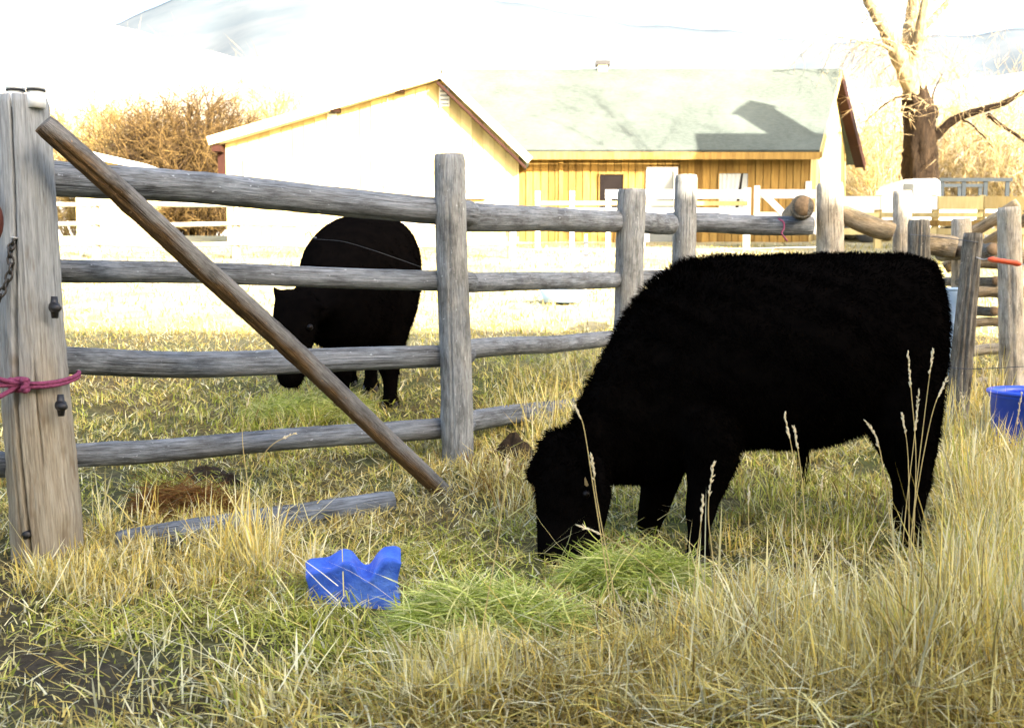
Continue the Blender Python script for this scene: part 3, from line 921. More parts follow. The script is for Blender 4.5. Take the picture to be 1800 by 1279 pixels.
GOLD = [(0.22, 0.155, 0.05), (0.27, 0.205, 0.08), (0.17, 0.11, 0.036), (0.33, 0.275, 0.13)]
BROWN = [(0.045, 0.028, 0.010), (0.075, 0.047, 0.017), (0.13, 0.085, 0.03), (0.032, 0.020, 0.010)]
PALE = [(0.36, 0.29, 0.18), (0.30, 0.235, 0.13), (0.42, 0.36, 0.25)]
shrub('willow_shrub', 'dark brown leafless willow right beside the pale house', 345, 39, 165, 3.0, 130, BROWN, 11, 'willow brush beside the pale house', thick=1.8, sub=20, subsub=7)
shrub('willow_shrub', 'brown gold willow left of the dark willow beside the pale house', 240, 42, 170, 3.0, 90, BROWN + GOLD, 12, 'willow brush beside the pale house', thick=1.5, sub=16, subsub=6)
shrub('willow_shrub', 'golden willow brush just right of the big gate post', 160, 44, 160, 2.8, 70, GOLD, 13, 'willow brush beside the pale house', thick=1.4)
shrub('willow_shrub', 'pale golden willow rising above the house roof corner', 450, 47, 130, 3.0, 44, GOLD + PALE, 14, 'willow brush beside the pale house', thick=1.2)
shrub('willow_shrub', 'tall faded willow topping the middle of the left brush', 300, 52, 105, 4.0, 50, PALE + GOLD[:1], 15, 'willow brush beside the pale house', thick=1.2)
shrub('willow_shrub', 'wide golden willow tucked behind the pale house\'s left eave', 500, 44, 158, 2.4, 60, GOLD, 17, 'willow brush beside the pale house', thick=1.5, sub=16, subsub=6)
shrub('willow_shrub', 'pale willow brush at the left edge of the picture', 40, 50, 120, 4.0, 40, PALE + GOLD[1:2], 16, 'willow brush beside the pale house', thick=1.2)
# golden thicket behind the tree: one mass nobody could count
def thicket():
    r = np.random.default_rng(40)
    a0, a1, wd, lv = [], [], [], []
    for px in np.linspace(1440, 2150, 20):
        D = r.uniform(42, 56)
        x = (px + r.uniform(-15, 15) - 900) / FPX * D
        g = float(gz(x, D))
        top = W(px, r.uniform(90, 190), D)[2]
        q = shrub_arrays(np.array([x, D, g]), top - g, 2.4, 26, r, 12, 5)
        a0.append(q[0]); a1.append(q[1]); wd.append(q[2]); lv.append(q[3])
    a0 = np.vstack(a0); a1 = np.vstack(a1); wd = np.concatenate(wd)
    tones = np.array(GOLD + PALE[:2])
    col = tones[r.integers(0, len(tones), len(a0))] * r.uniform(.75, 1.2, (len(a0), 1))
    o = ribbon_twigs('thicket', a0, a1, wd * 1.3, col, M['twig'], None, seed=41)
    tag(kind(o, 'stuff'), 'pale golden leafless thicket behind the big tree', 'thicket')
thicket()

def bark(name, a, b):
    k = NT(name, 0.95, 0.1)
    n = k.noise(k.coord('World', (7, 7, 1.6)), 1, 6, 0.7)
    k.color(k.ramp(n, [(0.32, a), (0.68, b)]))
    k.bump(n, 1.0, 0.06)
    return k.m
M['bark'] = bark('furrowed bark in shadow tone', (0.006, 0.004, 0.003), (0.030, 0.020, 0.012))  # cast shadow on the lower trunk is put into this darker bark
M['lit_bark'] = bark('limb bark in sunlit tone', (0.05, 0.036, 0.02), (0.34, 0.28, 0.17))  # sunlit counterpart for the limbs above that shadow line

def tree():
    r = np.random.default_rng(77)
    D = 33.0
    base = W(1618, 330, D); g = float(gz(base[0], D))
    t = thing('bare_tree', 'big leafless tree with thick dark trunk behind the truck', 'tree', (base[0], D, g))
    def P(px, py, d=D): return W(px, py, d)
    trunk = [np.array([base[0], D, g - .3]), P(1617, 320), P(1617, 265), P(1616, 215), P(1611, 178), P(1606, 150)]
    n = 40
    C = spline(trunk, n)
    rad = np.interp(np.linspace(0, 1, n), [0, .35, .7, .88, 1], [.62, .50, .47, .40, .30])
    V, Q, T = tube_arrays(C, rad, 26)
    th = np.arange(len(V)) % 26
    nz = np.sin(th * 2.3 + V[:, 2] * 1.1) * .03 + r.normal(0, .02, len(V)) + .03 * np.sin(th * 1.7 - V[:, 2] * 2.3)
    ax = np.repeat(C, 26, axis=0)
    V[:len(ax)] += (V[:len(ax)] - ax) * nz[:len(ax), None] * 2.2
    put('trunk', np_mesh('trunk', V, T, Q, True), M['bark'], t)
    limbs = [
        ([P(1609, 175), P(1590, 125, D - .3), P(1566, 70, D - .6), P(1540, 25, D - .8), P(1515, -25, D - 1), P(1490, -110, D - 1.2)], .22, .07, 'lit_bark'),
        ([P(1608, 165), P(1600, 110), P(1600, 60, D + .2), P(1607, 0, D + .4), P(1606, -90, D + .5), P(1620, -180, D + .4)], .24, .08, 'lit_bark'),
        ([P(1606, 120), P(1614, 70, D - .3), P(1622, 20, D - .5), P(1632, -40, D - .6), P(1650, -140, D - .8)], .15, .05, 'lit_bark'),
        ([P(1628, 262), P(1648, 236, D - .2), P(1682, 208, D - .5), P(1722, 194, D - .9), P(1760, 183, D - 1.2), P(1800, 160, D - 1.4), P(1850, 120, D - 1.8)], .17, .05, 'bark'),
        ([P(1690, 208, D - .5), P(1715, 222, D - .7), P(1735, 240, D - .8), P(1752, 258, D - .9)], .035, .012, 'bark'),
        ([P(1735, 200, D - 1), P(1765, 222, D - 1.2), P(1805, 245, D - 1.3), P(1860, 290, D - 1.5)], .07, .03, 'bark'),
        ([P(1595, 168), P(1575, 172, D - .4), P(1548, 188, D - .6), P(1520, 215, D - .8)], .05, .012, 'bark'),
        ([P(1630, 205), P(1648, 185, D + .2), P(1646, 205, D + .3), P(1640, 165, D + .4), P(1655, 130, D + .6)], .06, .02, 'bark'),
        ([P(1612, 60, D), P(1650, 20, D + .6), P(1690, -30, D + 1), P(1740, -120, D + 1.2)], .09, .04, 'lit_bark'),
        ([P(1578, 96, D - .5), P(1545, 80, D - 1), P(1500, 70, D - 1.6), P(1450, 62, D - 2.2)], .05, .015, 'lit_bark'),
    ]
    a0, a1, wd, cc = [], [], [], []
    for pts, r0, r1, m in limbs:
        n = 26
        if m == 'lit_bark': r0, r1 = r0 * 1.45, r1 * 1.3
        c = spline(pts, n); c += np.cumsum(r.normal(0, .012, (n, 3)), axis=0) * .6
        tube('limb', c, np.linspace(r0, r1, n) * (1 + .08 * np.sin(np.arange(n) * 1.9)), M[m], t, 10)
        # twigs, drooping like an old willow
        k = int(16 + 22 * r0 / .2)
        for _ in range(k):
            i = r.integers(n // 4, n); p = c[i]
            d = r.normal(size=3) * [1, .8, .6] + [0, 0, .35]; d /= np.linalg.norm(d)
            L = r.uniform(.6, 1.9)
            prev = p; w = .016
            for s in range(5):
                d = d + np.array([0, 0, -.20]) + r.normal(0, .12, 3); d /= np.linalg.norm(d)
                nx = prev + d * L / 4
                a0.append(prev); a1.append(nx); wd.append(w)
                if s > 0:
                    for _b in range(2):
                        e = d + r.normal(0, .6, 3) + [0, 0, -.3]; e /= np.linalg.norm(e)
                        a0.append(nx); a1.append(nx + e * r.uniform(.3, .9)); wd.append(.007)
                prev = nx; w *= .8
    # long hanging switches from limbs above the picture
    for _ in range(70):
        px = r.uniform(1330, 1830); d0 = D + r.uniform(-3, 2)
        p = W(px, r.uniform(-160, -20), d0)
        for s in range(6):
            nx = p + np.array([r.normal(-.06, .09), r.normal(0, .08), -r.uniform(.2, .5)])
            a0.append(p); a1.append(nx); wd.append(.010 - .001 * s)
            if r.random() < .5:
                e = np.array([r.normal(0, .5), r.normal(0, .4), -.6]); a0.append(nx); a1.append(nx + e * r.uniform(.3, .7)); wd.append(.006)
            p = nx
    # the limbs those switches hang from
    for pts, r0, r1 in (([W(1515, -25, D - 1), W(1450, -70, D - 1.6), W(1380, -90, D - 2), W(1300, -80, D - 2.4)], .09, .03),
                        ([W(1632, -40, D - .6), W(1700, -110, D - 1), W(1780, -130, D - 1.2), W(1880, -110, D - 1.4)], .1, .03)):
        tube('limb', spline(pts, 20), np.linspace(r0, r1, 20), M['lit_bark'], t, 8)
    a0 = np.array(a0); col = np.array([(0.34, 0.26, 0.15)]) * r.uniform(.5, 1.5, (len(a0), 1))
    ribbon_twigs('crown', a0, np.array(a1), np.array(wd), col, M['twig'], t, seed=5)
tree()

# a second bare tree stands right of the picture; its twigs shade the house roof
def side_tree():
    r = np.random.default_rng(31)
    x, y = 13.4, 15.0   # shades the left part of the roof
    g = float(gz(x, y))
    t = thing('bare_tree', 'leafless cottonwood right of the frame whose twigs shade the roof', 'tree', (x, y, g))
    tube('trunk', spline([(x, y, g - .3), (x + .1, y, g + 4), (x - .1, y + .1, g + 9)], 20), np.linspace(.34, .14, 20), M['bark'], t, 12)
    a0, a1, wd = [], [], []
    def grow(p, d, L, w, lev):
        n = 5
        for s in range(n):
            d = d + r.normal(0, .16, 3); d /= np.linalg.norm(d)
            q = p + d * L / n
            a0.append(p); a1.append(q); wd.append(w)
            if lev < 3 and s > 0:
                for _ in range(2):
                    e = d + r.normal(0, .75, 3); e /= np.linalg.norm(e); grow(q, e, L * .55, w * .5, lev + 1)
            p = q; w *= .85
    for _ in range(6):
        d = r.normal(0, .5, 3) + [0, 0, 1]; d /= np.linalg.norm(d)
        grow(np.array([x, y, g + r.uniform(7.5, 9)]), d, 5.0, .05, 0)
    a0 = np.array(a0); col = np.tile([(0.25, 0.2, 0.14)], (len(a0), 1))
    ribbon_twigs('crown', a0, np.array(a1), np.array(wd), col, M['twig'], t, seed=6)
side_tree()

# ------------------------------------------------------------------ near rail fence
FR = math.pi * 1.5   # rough angle of the side that faces the camera on upright posts

def upright(name, px_top, py_top, px_bot, py_bot, D, r0, r1, mat, parent, seed, sink=0.35, **kw):
    top = W(px_top, py_top, D); bot = W(px_bot, py_bot, D)
    d = (bot - top) / np.linalg.norm(bot - top)
    g = float(gz(bot[0], D))
    bot = top + d * ((top[2] - g + sink) / -d[2])
    return log(name, [bot, (bot + top) / 2, top], [r0, (r0 + r1) / 2, r1], mat, parent, seed=seed, **kw)

fence = thing('rail_fence', 'weathered grey pole fence running from the big gate post past both cattle', 'fence', ground_at(500, 930))
D1, D2, D3, D4, D5 = 4.22, 5.95, 8.15, 8.75, 8.85
big = upright('post', 36, 172, 84, 1000, D1, .150, .108, M['big_post'], fence, 1, seg=220, wob=.035, bend=.004, knots=2, squash=(1.0, 1.0),
              cracks=[(-math.pi / 2 - .02, .45, 1.05, .35, .030), (-math.pi / 2 + .06, -.1, .66, .40, .036), (-math.pi / 2 + .30, -.1, .36, .30, .028), (-math.pi / 2 + .80, .5, 1.05, .2, .022), (-math.pi / 2 - .55, .3, .55, .15, .02)])
p2 = upright('post', 790, 272, 806, 860, D2, .098, .088, M['post'], fence, 2, seg=90, bend=.004, cracks=[(-math.pi / 2 + .15, .2, .9, .10, .06)])
p3 = upright('post', 1110, 333, 1104, 560, D3, .115, .113, M['post'], fence, 3, seg=36, bend=.004, cracks=[(-math.pi / 2 + .9, .5, .9, .12, .08)])
p4 = upright('post', 1206, 308, 1200, 560, D4, .112, .098, M['post'], fence, 4, seg=36, bend=.004)
p5 = upright('post', 1459, 322, 1459, 560, D5, .128, .112, M['pale_log'], fence, 5, seg=36, bend=.004)

def rail(pts, radii, seed, **kw):
    """pts: (px, py, D)"""
    return log('rail', [W(*p) for p in pts], radii, M['rail'], fence, seed=seed, wob=.07, squash=kw.pop('squash', (1, 1)), **kw)

def fd(px):
    """distance of the rails' line at pixel column px (behind the posts)"""
    return float(np.interp(px, [-300, 80, 800, 1108, 1205, 1430], [3.7, 4.36, 6.08, 8.3, 8.65, 8.72]))

C0 = -math.pi / 2
rail([(60, 308, fd(60)), (300, 328, fd(300)), (560, 352, fd(560)), (800, 374, fd(800)), (812, 375, fd(812))], [.080, .082, .084, .090], 11, squash=(1, .95), cracks=[(C0 + .15, .18, .42, .16, .10), (C0 - .5, .0, .16, .25, .15), (C0 + .4, .55, .8, .1, .08)], bend=.008)
rail([(780, 378, fd(790)), (960, 385, fd(960)), (1100, 391, fd(1100)), (1180, 394, fd(1180))], [.090, .088, .088], 12, cracks=[(C0 + .2, .45, .85, .16, .10)], bend=.006)
rail([(1170, 393, D4 + .10), (1300, 396, D4 + .05), (1428, 396, D5 - .08)], [.088, .085, .080], 13, bend=.006)
rail([(60, 473, fd(60)), (300, 480, fd(300)), (560, 489, fd(560)), (800, 494, fd(800)), (812, 494, fd(812))], [.052, .054, .060, .064], 14, cracks=[(C0 + .1, .1, .4, .15, .1), (C0 + .3, .7, .98, .18, .1)], bend=.010)
rail([(785, 497, fd(790)), (960, 495, fd(960)), (1100, 490, fd(1100)), (1230, 489, fd(1205))], [.062, .066, .066], 15, bend=.008)
rail([(60, 634, fd(60)), (300, 638, fd(300)), (560, 632, fd(560)), (800, 623, fd(800)), (812, 622, fd(812))], [.060, .066, .068, .066], 16, cracks=[(C0 - .1, .3, .6, .10, .1)], bend=.012)
rail([(785, 618, fd(790)), (960, 603, fd(960)), (1100, 594, fd(1100)), (1240, 588, fd(1205))], [.064, .064, .066], 17, bend=.008)
rail([(60, 806, fd(60)), (300, 790, fd(300)), (560, 768, fd(560)), (800, 745, fd(800)), (812, 744, fd(812))], [.055, .058, .062, .066], 18, cracks=[(C0 + .2, .05, .3, .12, .1)], bend=.012)
rail([(785, 747, fd(790)), (960, 722, fd(960)), (1100, 702, fd(1100)), (1240, 690, fd(1205))], [.066, .066, .066], 19, bend=.008)
def low(px, py):
    return (px, py, float(ground_at(px, py + 16)[1]))
rail([low(205, 956), low(330, 938), low(500, 912), low(690, 882)], [.056, .062, .066, .060], 20, cracks=[(C0 + .2, .2, .7, .12, .1)], bend=.004)
rail([(800, 842, 6.1), (900, 826, 6.7), (1010, 808, 7.4)], [.055, .055, .055], 29)
# rails running on past the left edge of the picture
rail([(-420, 838, 3.9), (-150, 822, 4.05), (30, 811, 4.26)], [.06, .06, .055], 21)
# brace pole
log('brace', [W(76, 218, 4.02), W(300, 420, 4.35), W(540, 640, 4.80), W(818, 898, 5.38)], [.046, .049, .051, .050, .047], M['brace'], fence, seed=31, wob=.09, bend=.010, knots=7, cracks=[(C0 + .9, .02, .25, .18, .12), (C0 + .6, .3, .7, .10, .1)])

# insulators on the posts
def ring_insulator(px, py, D):
    c = W(px, py, D)
    n = 14; items = []
    V = []; prof = [(0, -.045), (.014, -.045), (.017, -.02), (.024, -.012), (.026, .0), (.024, .012), (.017, .02), (.014, .045), (0, .045)]
    seg = 16
    vs = []; fs = []
    for k_, (rr, zz) in enumerate(prof):
        for j in range(seg):
            a = 2 * math.pi * j / seg
            vs.append((c[0] + rr * math.cos(a) * .9, c[1] + rr * math.sin(a), c[2] + zz))
    for k_ in range(len(prof) - 1):
        for j in range(seg):
            fs.append((k_ * seg + j, k_ * seg + (j + 1) % seg, (k_ + 1) * seg + (j + 1) % seg, (k_ + 1) * seg + j))
    k0 = len(vs)
    o = put('insulator', new_mesh('insulator', vs, fs, True), M['black_plastic'], big)
    # nose that sticks out and carries the wire
    tube('insulator_nose', [c + [.0, -.01, 0], c + [.022, -.026, -.002], c + [.036, -.036, -.004]], [.022, .018, .010], M['black_plastic'], o, 12)
ring_insulator(96, 540, 4.115); ring_insulator(107, 712, 4.095)

def top_insulator(px, py):
    c = W(px, py, D1 - .06)
    prof = [(.0, -.03), (.034, -.03), (.036, .024), (.030, .030), (.030, .042), (.037, .046), (.037, .058), (.020, .064), (0, .064)]
    seg = 18; vs = []; fs = []
    for rr, zz in prof:
        for j in range(seg):
            a = 2 * math.pi * j / seg
            vs.append((c[0] + rr * math.cos(a), c[1] + rr * math.sin(a), c[2] + zz))
    for k_ in range(len(prof) - 1):
        for j in range(seg):
            fs.append((k_ * seg + j, k_ * seg + (j + 1) % seg, (k_ + 1) * seg + (j + 1) % seg, (k_ + 1) * seg + j))
    o = put('insulator', new_mesh('insulator', vs, fs, True), M['white_plastic'], big)
    a = np.linspace(0, 2 * math.pi, 20)
    tube('insulator_wire', np.stack([c[0] + .034 * np.cos(a), c[1] + .034 * np.sin(a), np.full(20, c[2] + .040)], -1), .004, M['black_plastic'], o, 6)
top_insulator(28, 177); top_insulator(64, 177)
tube('wire', spline([W(30, 167, D1 - .04), W(46, 161, D1 - .05), W(62, 166, D1 - .04)], 12), .003, M['wire'], fence, 5)
# dowel hole low on the post: black plug for its dark inside
hp = W(46, 940, 4.075)
tube('dark_hole_plug', [hp + [0, .03, 0], hp + [0, -.008, 0]], .017, M['black_plastic'], big, 14)
# slack wire behind the fence
tube('wire', spline([W(538, 414, 5.75), W(552, 420, 5.8), W(600, 424, 5.85), W(650, 438, 5.9), W(700, 455, 5.95), W(742, 470, 6.0)], 30), .0015, M['metal_dark'], fence, 5)
tube('wire', spline([W(536, 412, 5.75), W(544, 408, 5.74), W(548, 416, 5.76), W(556, 418, 5.8)], 16), .003, M['wire'], fence, 5)

# ------------------------------------------------------------------ rope, chain, gate edge on the big post
def rope():
    r = thing('pink_rope', 'faded pink rope knotted round the big gate post', 'rope', W(60, 670, 4.05))
    c = W(72, 668, D1); rad = .150
    a = np.linspace(math.radians(150), math.radians(395), 50)
    pts = np.stack([c[0] + rad * np.cos(a), c[1] + rad * np.sin(a), c[2] + .012 * np.sin(a * 2) + .02 * np.clip(np.cos(a), 0, 1)], -1)
    k = W(36, 676, 4.05)
    tube('loop', pts, .009, M['pink_rope'], r, 8)
    tube('loop', pts + [0, -.002, -.014], .008, M['pink_rope'], r, 8)
    th = np.linspace(0, 4 * math.pi, 60)
    kn = np.stack([k[0] + .035 * np.sin(th) + .012 * np.sin(3 * th), k[1] - .012 + .016 * np.cos(2 * th), k[2] + .022 * np.cos(th * 1.5)], -1)
    tube('knot', kn, .012, M['pink_rope'], r, 8)
    for e in ((-60, 640, 3.85), (-60, 668, 3.88), (-50, 715, 3.9)):
        tube('tail', spline([k, (k + W(*e)) / 2 + [0, 0, -.01], W(*e)], 16), .010, M['pink_rope'], r, 8)
rope()

def chain():
    c = thing('rusty_chain', 'dark iron chain hanging on the left side of the big post', 'chain', W(15, 480, 4.07))
    path = spline([W(28, 421, 4.10), W(17, 440, 4.08), W(20, 470, 4.07), W(10, 500, 4.06), W(-4, 530, 4.04), W(-16, 575, 4.02), W(-10, 620, 4.02)], 14)
    a = np.linspace(0, 2 * math.pi, 13)
    for i in range(len(path) - 1):
        p, q = path[i], path[i + 1]
        m = (p + q) / 2; d = (q - p); L = np.linalg.norm(d); d /= L
        s = np.cross(d, [0, 1, 0]); s /= np.linalg.norm(s)
        u = s if i % 2 else np.cross(d, s)
        lp = m + np.outer(np.cos(a), d) * (L * .66) + np.outer(np.sin(a), u) * .013
        tube('link', lp, .005, M['iron'], c, 6)
    st = W(29, 420, 4.11)
    tube('staple', spline([st + [-.012, .02, 0], st + [-.008, -.02, .004], st + [.008, -.02, .004], st + [.012, .02, 0]], 14), .004, M['wire'], c, 6)
chain()
M['rust'] = simple('rusty brown steel', (0.07, 0.017, 0.010), 0.7, 0.2, 0.3, 14)
def gate_edge():
    g = thing('steel_gate', 'rusty red tube gate end at the left edge of the picture', 'gate', (-2.5, 3.9, 0))
    a = np.linspace(-.5 * math.pi, .5 * math.pi, 16)
    c = W(-47, 388, 3.92)
    end = np.stack([c[0] + .095 * np.cos(a), np.full(16, 3.92), c[2] + .11 * np.sin(a)], -1)
    tube('top_loop', np.vstack([[(c[0] - 1.6, 3.92, c[2] - .11)], end, [(c[0] - 1.6, 3.92, c[2] + .11)]]), .022, M['rust'], g, 10)
    for zz in (.25, .5, .72):
        tube('bar', [(c[0] - 1.6, 3.92, zz), (c[0] - .02, 3.92, zz)], .02, M['rust'], g, 10)
    tube('upright', [(c[0], 3.92, .12), (c[0], 3.92, c[2] - .11)], .022, M['rust'], g, 10)
gate_edge()

# ------------------------------------------------------------------ log corral on the right
cor = thing('log_corral', 'jumble of log corral rails and posts behind the cow\'s rump', 'corral', W(1640, 560, 8.6))
def clog(name, pts, radii, m, seed, **kw):
    return log(name, [W(*p) for p in pts], radii, M[m], cor, seed=seed, **kw)
# log end facing the camera beside the thick corner post
e0 = W(1414, 362, 8.55)
log('log', [e0, e0 + [.25, 1.3, -.02]], [.100, .105], M['old_post'], cor, seed=51, bevel=.15)
seg = 20; aa = np.linspace(0, 2 * math.pi, seg, endpoint=False)
M['end_grain'] = simple('sawn log end', (0.17, 0.12, 0.075), 0.9, 0.1, 0.4, 30)
tube('log_end', [e0 + [0, -.006, 0], e0 + [0, .01, 0]], .084, M['end_grain'], cor, 20)
clog('rail', [(1478, 373, 8.9), (1520, 392, 8.8), (1570, 408, 8.75)], [.078, .088, .082], 'tan_log', 52, knots=5)
upright('post', 1586, 336, 1583, 560, 9.0, .082, .080, M['pale_log'], cor, 53, bend=.004)
upright('post', 1617, 386, 1612, 640, 7.6, .090, .072, M['old_post'], cor, 54, bend=.004, wob=.14, cracks=[(C0, .3, 1, .25, .12), (C0 + .5, .3, 1, .25, .1), (C0 - .5, .3, 1, .25, .1)])
clog('rail', [(1625, 428, 8.7), (1655, 432, 8.7), (1682, 436, 8.65)], [.090, .095, .092], 'tan_log', 55)
upright('post', 1690, 384, 1690, 650, 8.9, .088, .085, M['pale_log'], cor, 56, bend=.004)
clog('rail', [(1640, 432, 9.2), (1720, 398, 9.0), (1790, 358, 8.8)], [.05, .05, .05], 'tan_log', 57)
clog('rail', [(1660, 470, 9.3), (1740, 425, 9.1), (1830, 372, 8.8)], [.055, .05, .05], 'tan_log', 58)
upright('post', 1712, 410, 1688, 670, 6.9, .082, .060, M['old_post'], cor, 59, bend=.01, wob=.15, cracks=[(C0, .1, 1, .25, .12), (C0 + .6, .2, .9, .25, .1), (C0 - .6, .0, .8, .25, .1)])
upright('post', 1774, 364, 1782, 690, 7.7, .098, .082, M['pale_log'], cor, 60, bend=.004, seg=36, cracks=[(C0 + .3, .1, .9, .12, .07)])
for i, (y, h, x0, x1) in enumerate(((460, 11, 1700, 1762), (514, 10, 1706, 1764), (566, 8, 1708, 1764), (616, 10, 1712, 1770), (672, 8, 1716, 1772), (702, 9, 1722, 1774))):
    clog('rail', [(x0 - 6, y + 3, 8.1), ((x0 + x1) / 2, y - 1, 8.08), (x1, y, 8.05)], [h / FPX * 8.1] * 3, 'tan_log' if i < 3 else 'pale_log', 61 + i, knots=1, bevel=.5)
    clog('rail', [(1786, y - 4 + 2 * i, 7.95), (1850, y - 8, 7.9), (1960, y - 14, 7.85)], [h / FPX * 8.1] * 3, 'tan_log', 71 + i, knots=1)
for (px, py, r_) in ((1746, 438, 13), (1751, 493, 9), (1748, 546, 9)):
    e = W(px, py, 8.02); rr = r_ / FPX * 8.0
    log('log', [e, e + [.1, 1.2, 0]], [rr, rr], M['old_post'], cor, seed=80 + r_, bevel=.2)
    tube('log_end', [e + [0, -.005, 0], e + [0, .01, 0]], rr * .84, M['end_grain'], cor, 16)
# thin wires strung on the old posts
tube('wire', spline([W(1600, 412, 7.5), W(1660, 418, 7.1), W(1705, 424, 6.82), W(1730, 428, 6.9)], 16), .003, M['metal_dark'], cor, 5)
tube('wire', spline([W(1640, 640, 6.9), W(1700, 648, 6.8), W(1800, 644, 6.7)], 16), .003, M['metal_dark'], cor, 5)

def gate_handle():
    g = thing('gate_handle', 'orange red insulated gate handle strung between the corral posts', 'gate handle', W(1766, 458, 6.7))
    a, b = W(1736, 455, 6.75), W(1795, 464, 6.68)
    n = 14; P = spline([a, b], n)
    tube('grip', P, [.008, .016, .020, .016, .017, .016, .017, .016, .017, .016, .017, .020, .018, .010], M['orange_plastic'], g, 12)
    tube('spring_wire', spline([W(1716, 452, 6.83), W(1728, 456, 6.8), a], 10), .004, M['wire'], g, 6)
    tube('spring_wire', spline([b, W(1812, 466, 6.66), W(1900, 470, 6.6)], 10), .004, M['wire'], g, 6)
gate_handle()

tag(tube('pink_twine', spline([W(1368, 384, 8.62), W(1378, 392, 8.60), W(1377, 404, 8.60), W(1374, 410, 8.6), W(1384, 424, 8.6)], 16), .007, M['pink_rope'], None, 6), 'scrap of pink baling twine hanging on the top rail above the cow', 'twine')

# ------------------------------------------------------------------ pole fence across the sunlit field
def field_fence():
    D = 22.5
    f = thing('field_fence', 'pale pole fence crossing the field in front of the pale house', 'fence', (-7, D, 1.8))
    X = lambda px: (px - 900) / FPX * D
    for i, px in enumerate((-60, 168, 415, 660, 900)):
        upright('post', px, 352, px, 440, D, .10, .09, M['pale_log'], f, 90 + i, seg=12, rings=24)
    for i, py in enumerate((358, 392, 428)):
        for a, b in ((-180, 168), (160, 415), (405, 660), (650, 905)):
            log('rail', [W(a, py, D - .1), W((a + b) / 2, py + 3, D - .12), W(b, py + 1, D - .1)], [.05, .055, .05], M['pale_log'], f, seed=95 + i * 5 + a // 100, seg=10, rings=24)
    s = thing('fence_post', 'thin white step-in post with wires standing in the sunlit field', 'post', W(1030, 470, 13.0))
    a, b = W(1030, 412, 13.0), W(1028, 476, 13.0)
    g = float(gz(b[0], 13.0))
    tube('stake', [(b[0], 13, g - .1), tuple(a)], .018, M['white_plastic'], s, 8)
    for py in (426, 448, 470):
        p = W(1030, py, 12.97); box('clip', p, (.06, .04, .03), M['metal_dark'], s)
    for py in (438, 474):
        tube('wire', spline([W(900, py + 1, 13), W(1030, py, 12.98), W(1240, py, 12.8), W(1440, py - 4, 12.6)], 20), .006, M['wire'], s, 5)
field_fence()

# ------------------------------------------------------------------ salt block, tubs, dung
def salt_block():
    s = ground_at(622, 1066)
    Dc = s[1] + .08
    # block about 34 x 20 x 22 cm, licked into two horns with a saddle between
    nx, ny = 80, 26
    pts_top = [(535, 1004), (545, 992), (560, 988), (578, 988), (592, 978), (604, 968), (620, 972), (632, 992), (642, 1002), (652, 998), (662, 978), (674, 964), (698, 962), (706, 967)]
    sc = FPX / Dc
    cx = 621
    r = np.random.default_rng(3)
    g = float(gz(s[0], Dc))
    V = []
    px = np.linspace(536, 706, nx)
    top = np.interp(px, [p[0] for p in pts_top], [p[1] for p in pts_top])
    kk = np.exp(-np.linspace(-2, 2, 9) ** 2); kk /= kk.sum()
    top = np.convolve(np.pad(top, 4, 'edge'), kk, 'valid')
    bot_z = g - .02
    for v in np.linspace(0, 1, ny):
        for i, p in enumerate(px):
            # front edge runs nearer the camera on the right
            yy = Dc - .12 + .20 * v + .07 * (1 - (p - 536) / 170)
            zt = W(p, top[i], Dc)[2]
            dip = .034 * math.sin(math.pi * v) * (1 + .4 * math.sin(p / 22.0))
            edge = .04 * (max(0, 1 - v / .14) ** 2 + max(0, (v - .86) / .14) ** 2)
            V.append((W(p, 1000, yy)[0], yy, zt - dip - edge * .5 + .003 * math.sin(p / 9 + v * 6)))
    V = np.array(V); n0 = len(V)
    Q = []
    for a in range(ny - 1):
        for b in range(nx - 1):
            Q.append((a * nx + b, a * nx + b + 1, (a + 1) * nx + b + 1, (a + 1) * nx + b))
    # skirt down to the ground with hollows
    ring = [i for i in range(nx)] + [a * nx + nx - 1 for a in range(1, ny)] + [(ny - 1) * nx + i for i in range(nx - 2, -1, -1)] + [a * nx for a in range(ny - 2, 0, -1)]
    cen = V.mean(0); rows = [ring]
    allV = [V]; k = n0
    for t in (.15, .35, .6, 1.0):
        rv = V[ring].copy()
        rv[:, 2] = rv[:, 2] * (1 - t) + bot_z * t
        hol = 1 - .10 * math.sin(math.pi * t)
        bul = .012 * np.sin(np.arange(len(ring)) * .55 + t * 4)
        rv[:, :2] = cen[:2] + (rv[:, :2] - cen[:2]) * (hol + bul[:, None])
        allV.append(rv); rows.append(list(range(k, k + len(ring)))); k += len(ring)
    for a in range(len(rows) - 1):
        m = len(ring)
        for i in range(m):
            Q.append((rows[a][i], rows[a + 1][i], rows[a + 1][(i + 1) % m], rows[a][(i + 1) % m]))
    o = fuse('salt_block', [(np.vstack(allV), np.array(Q), np.array([[rows[-1][0], rows[-1][i + 1], rows[-1][i]] for i in range(1, len(ring) - 1)]))], .006, M['salt'], None, 4)
    me = o.data
    me.transform(Matrix.Translation(Vector((-cen[0], -cen[1], -g)))); o.location = (cen[0], cen[1], g)
    tag(o, 'bright blue salt block licked into horns, lying in the grass', 'salt block')

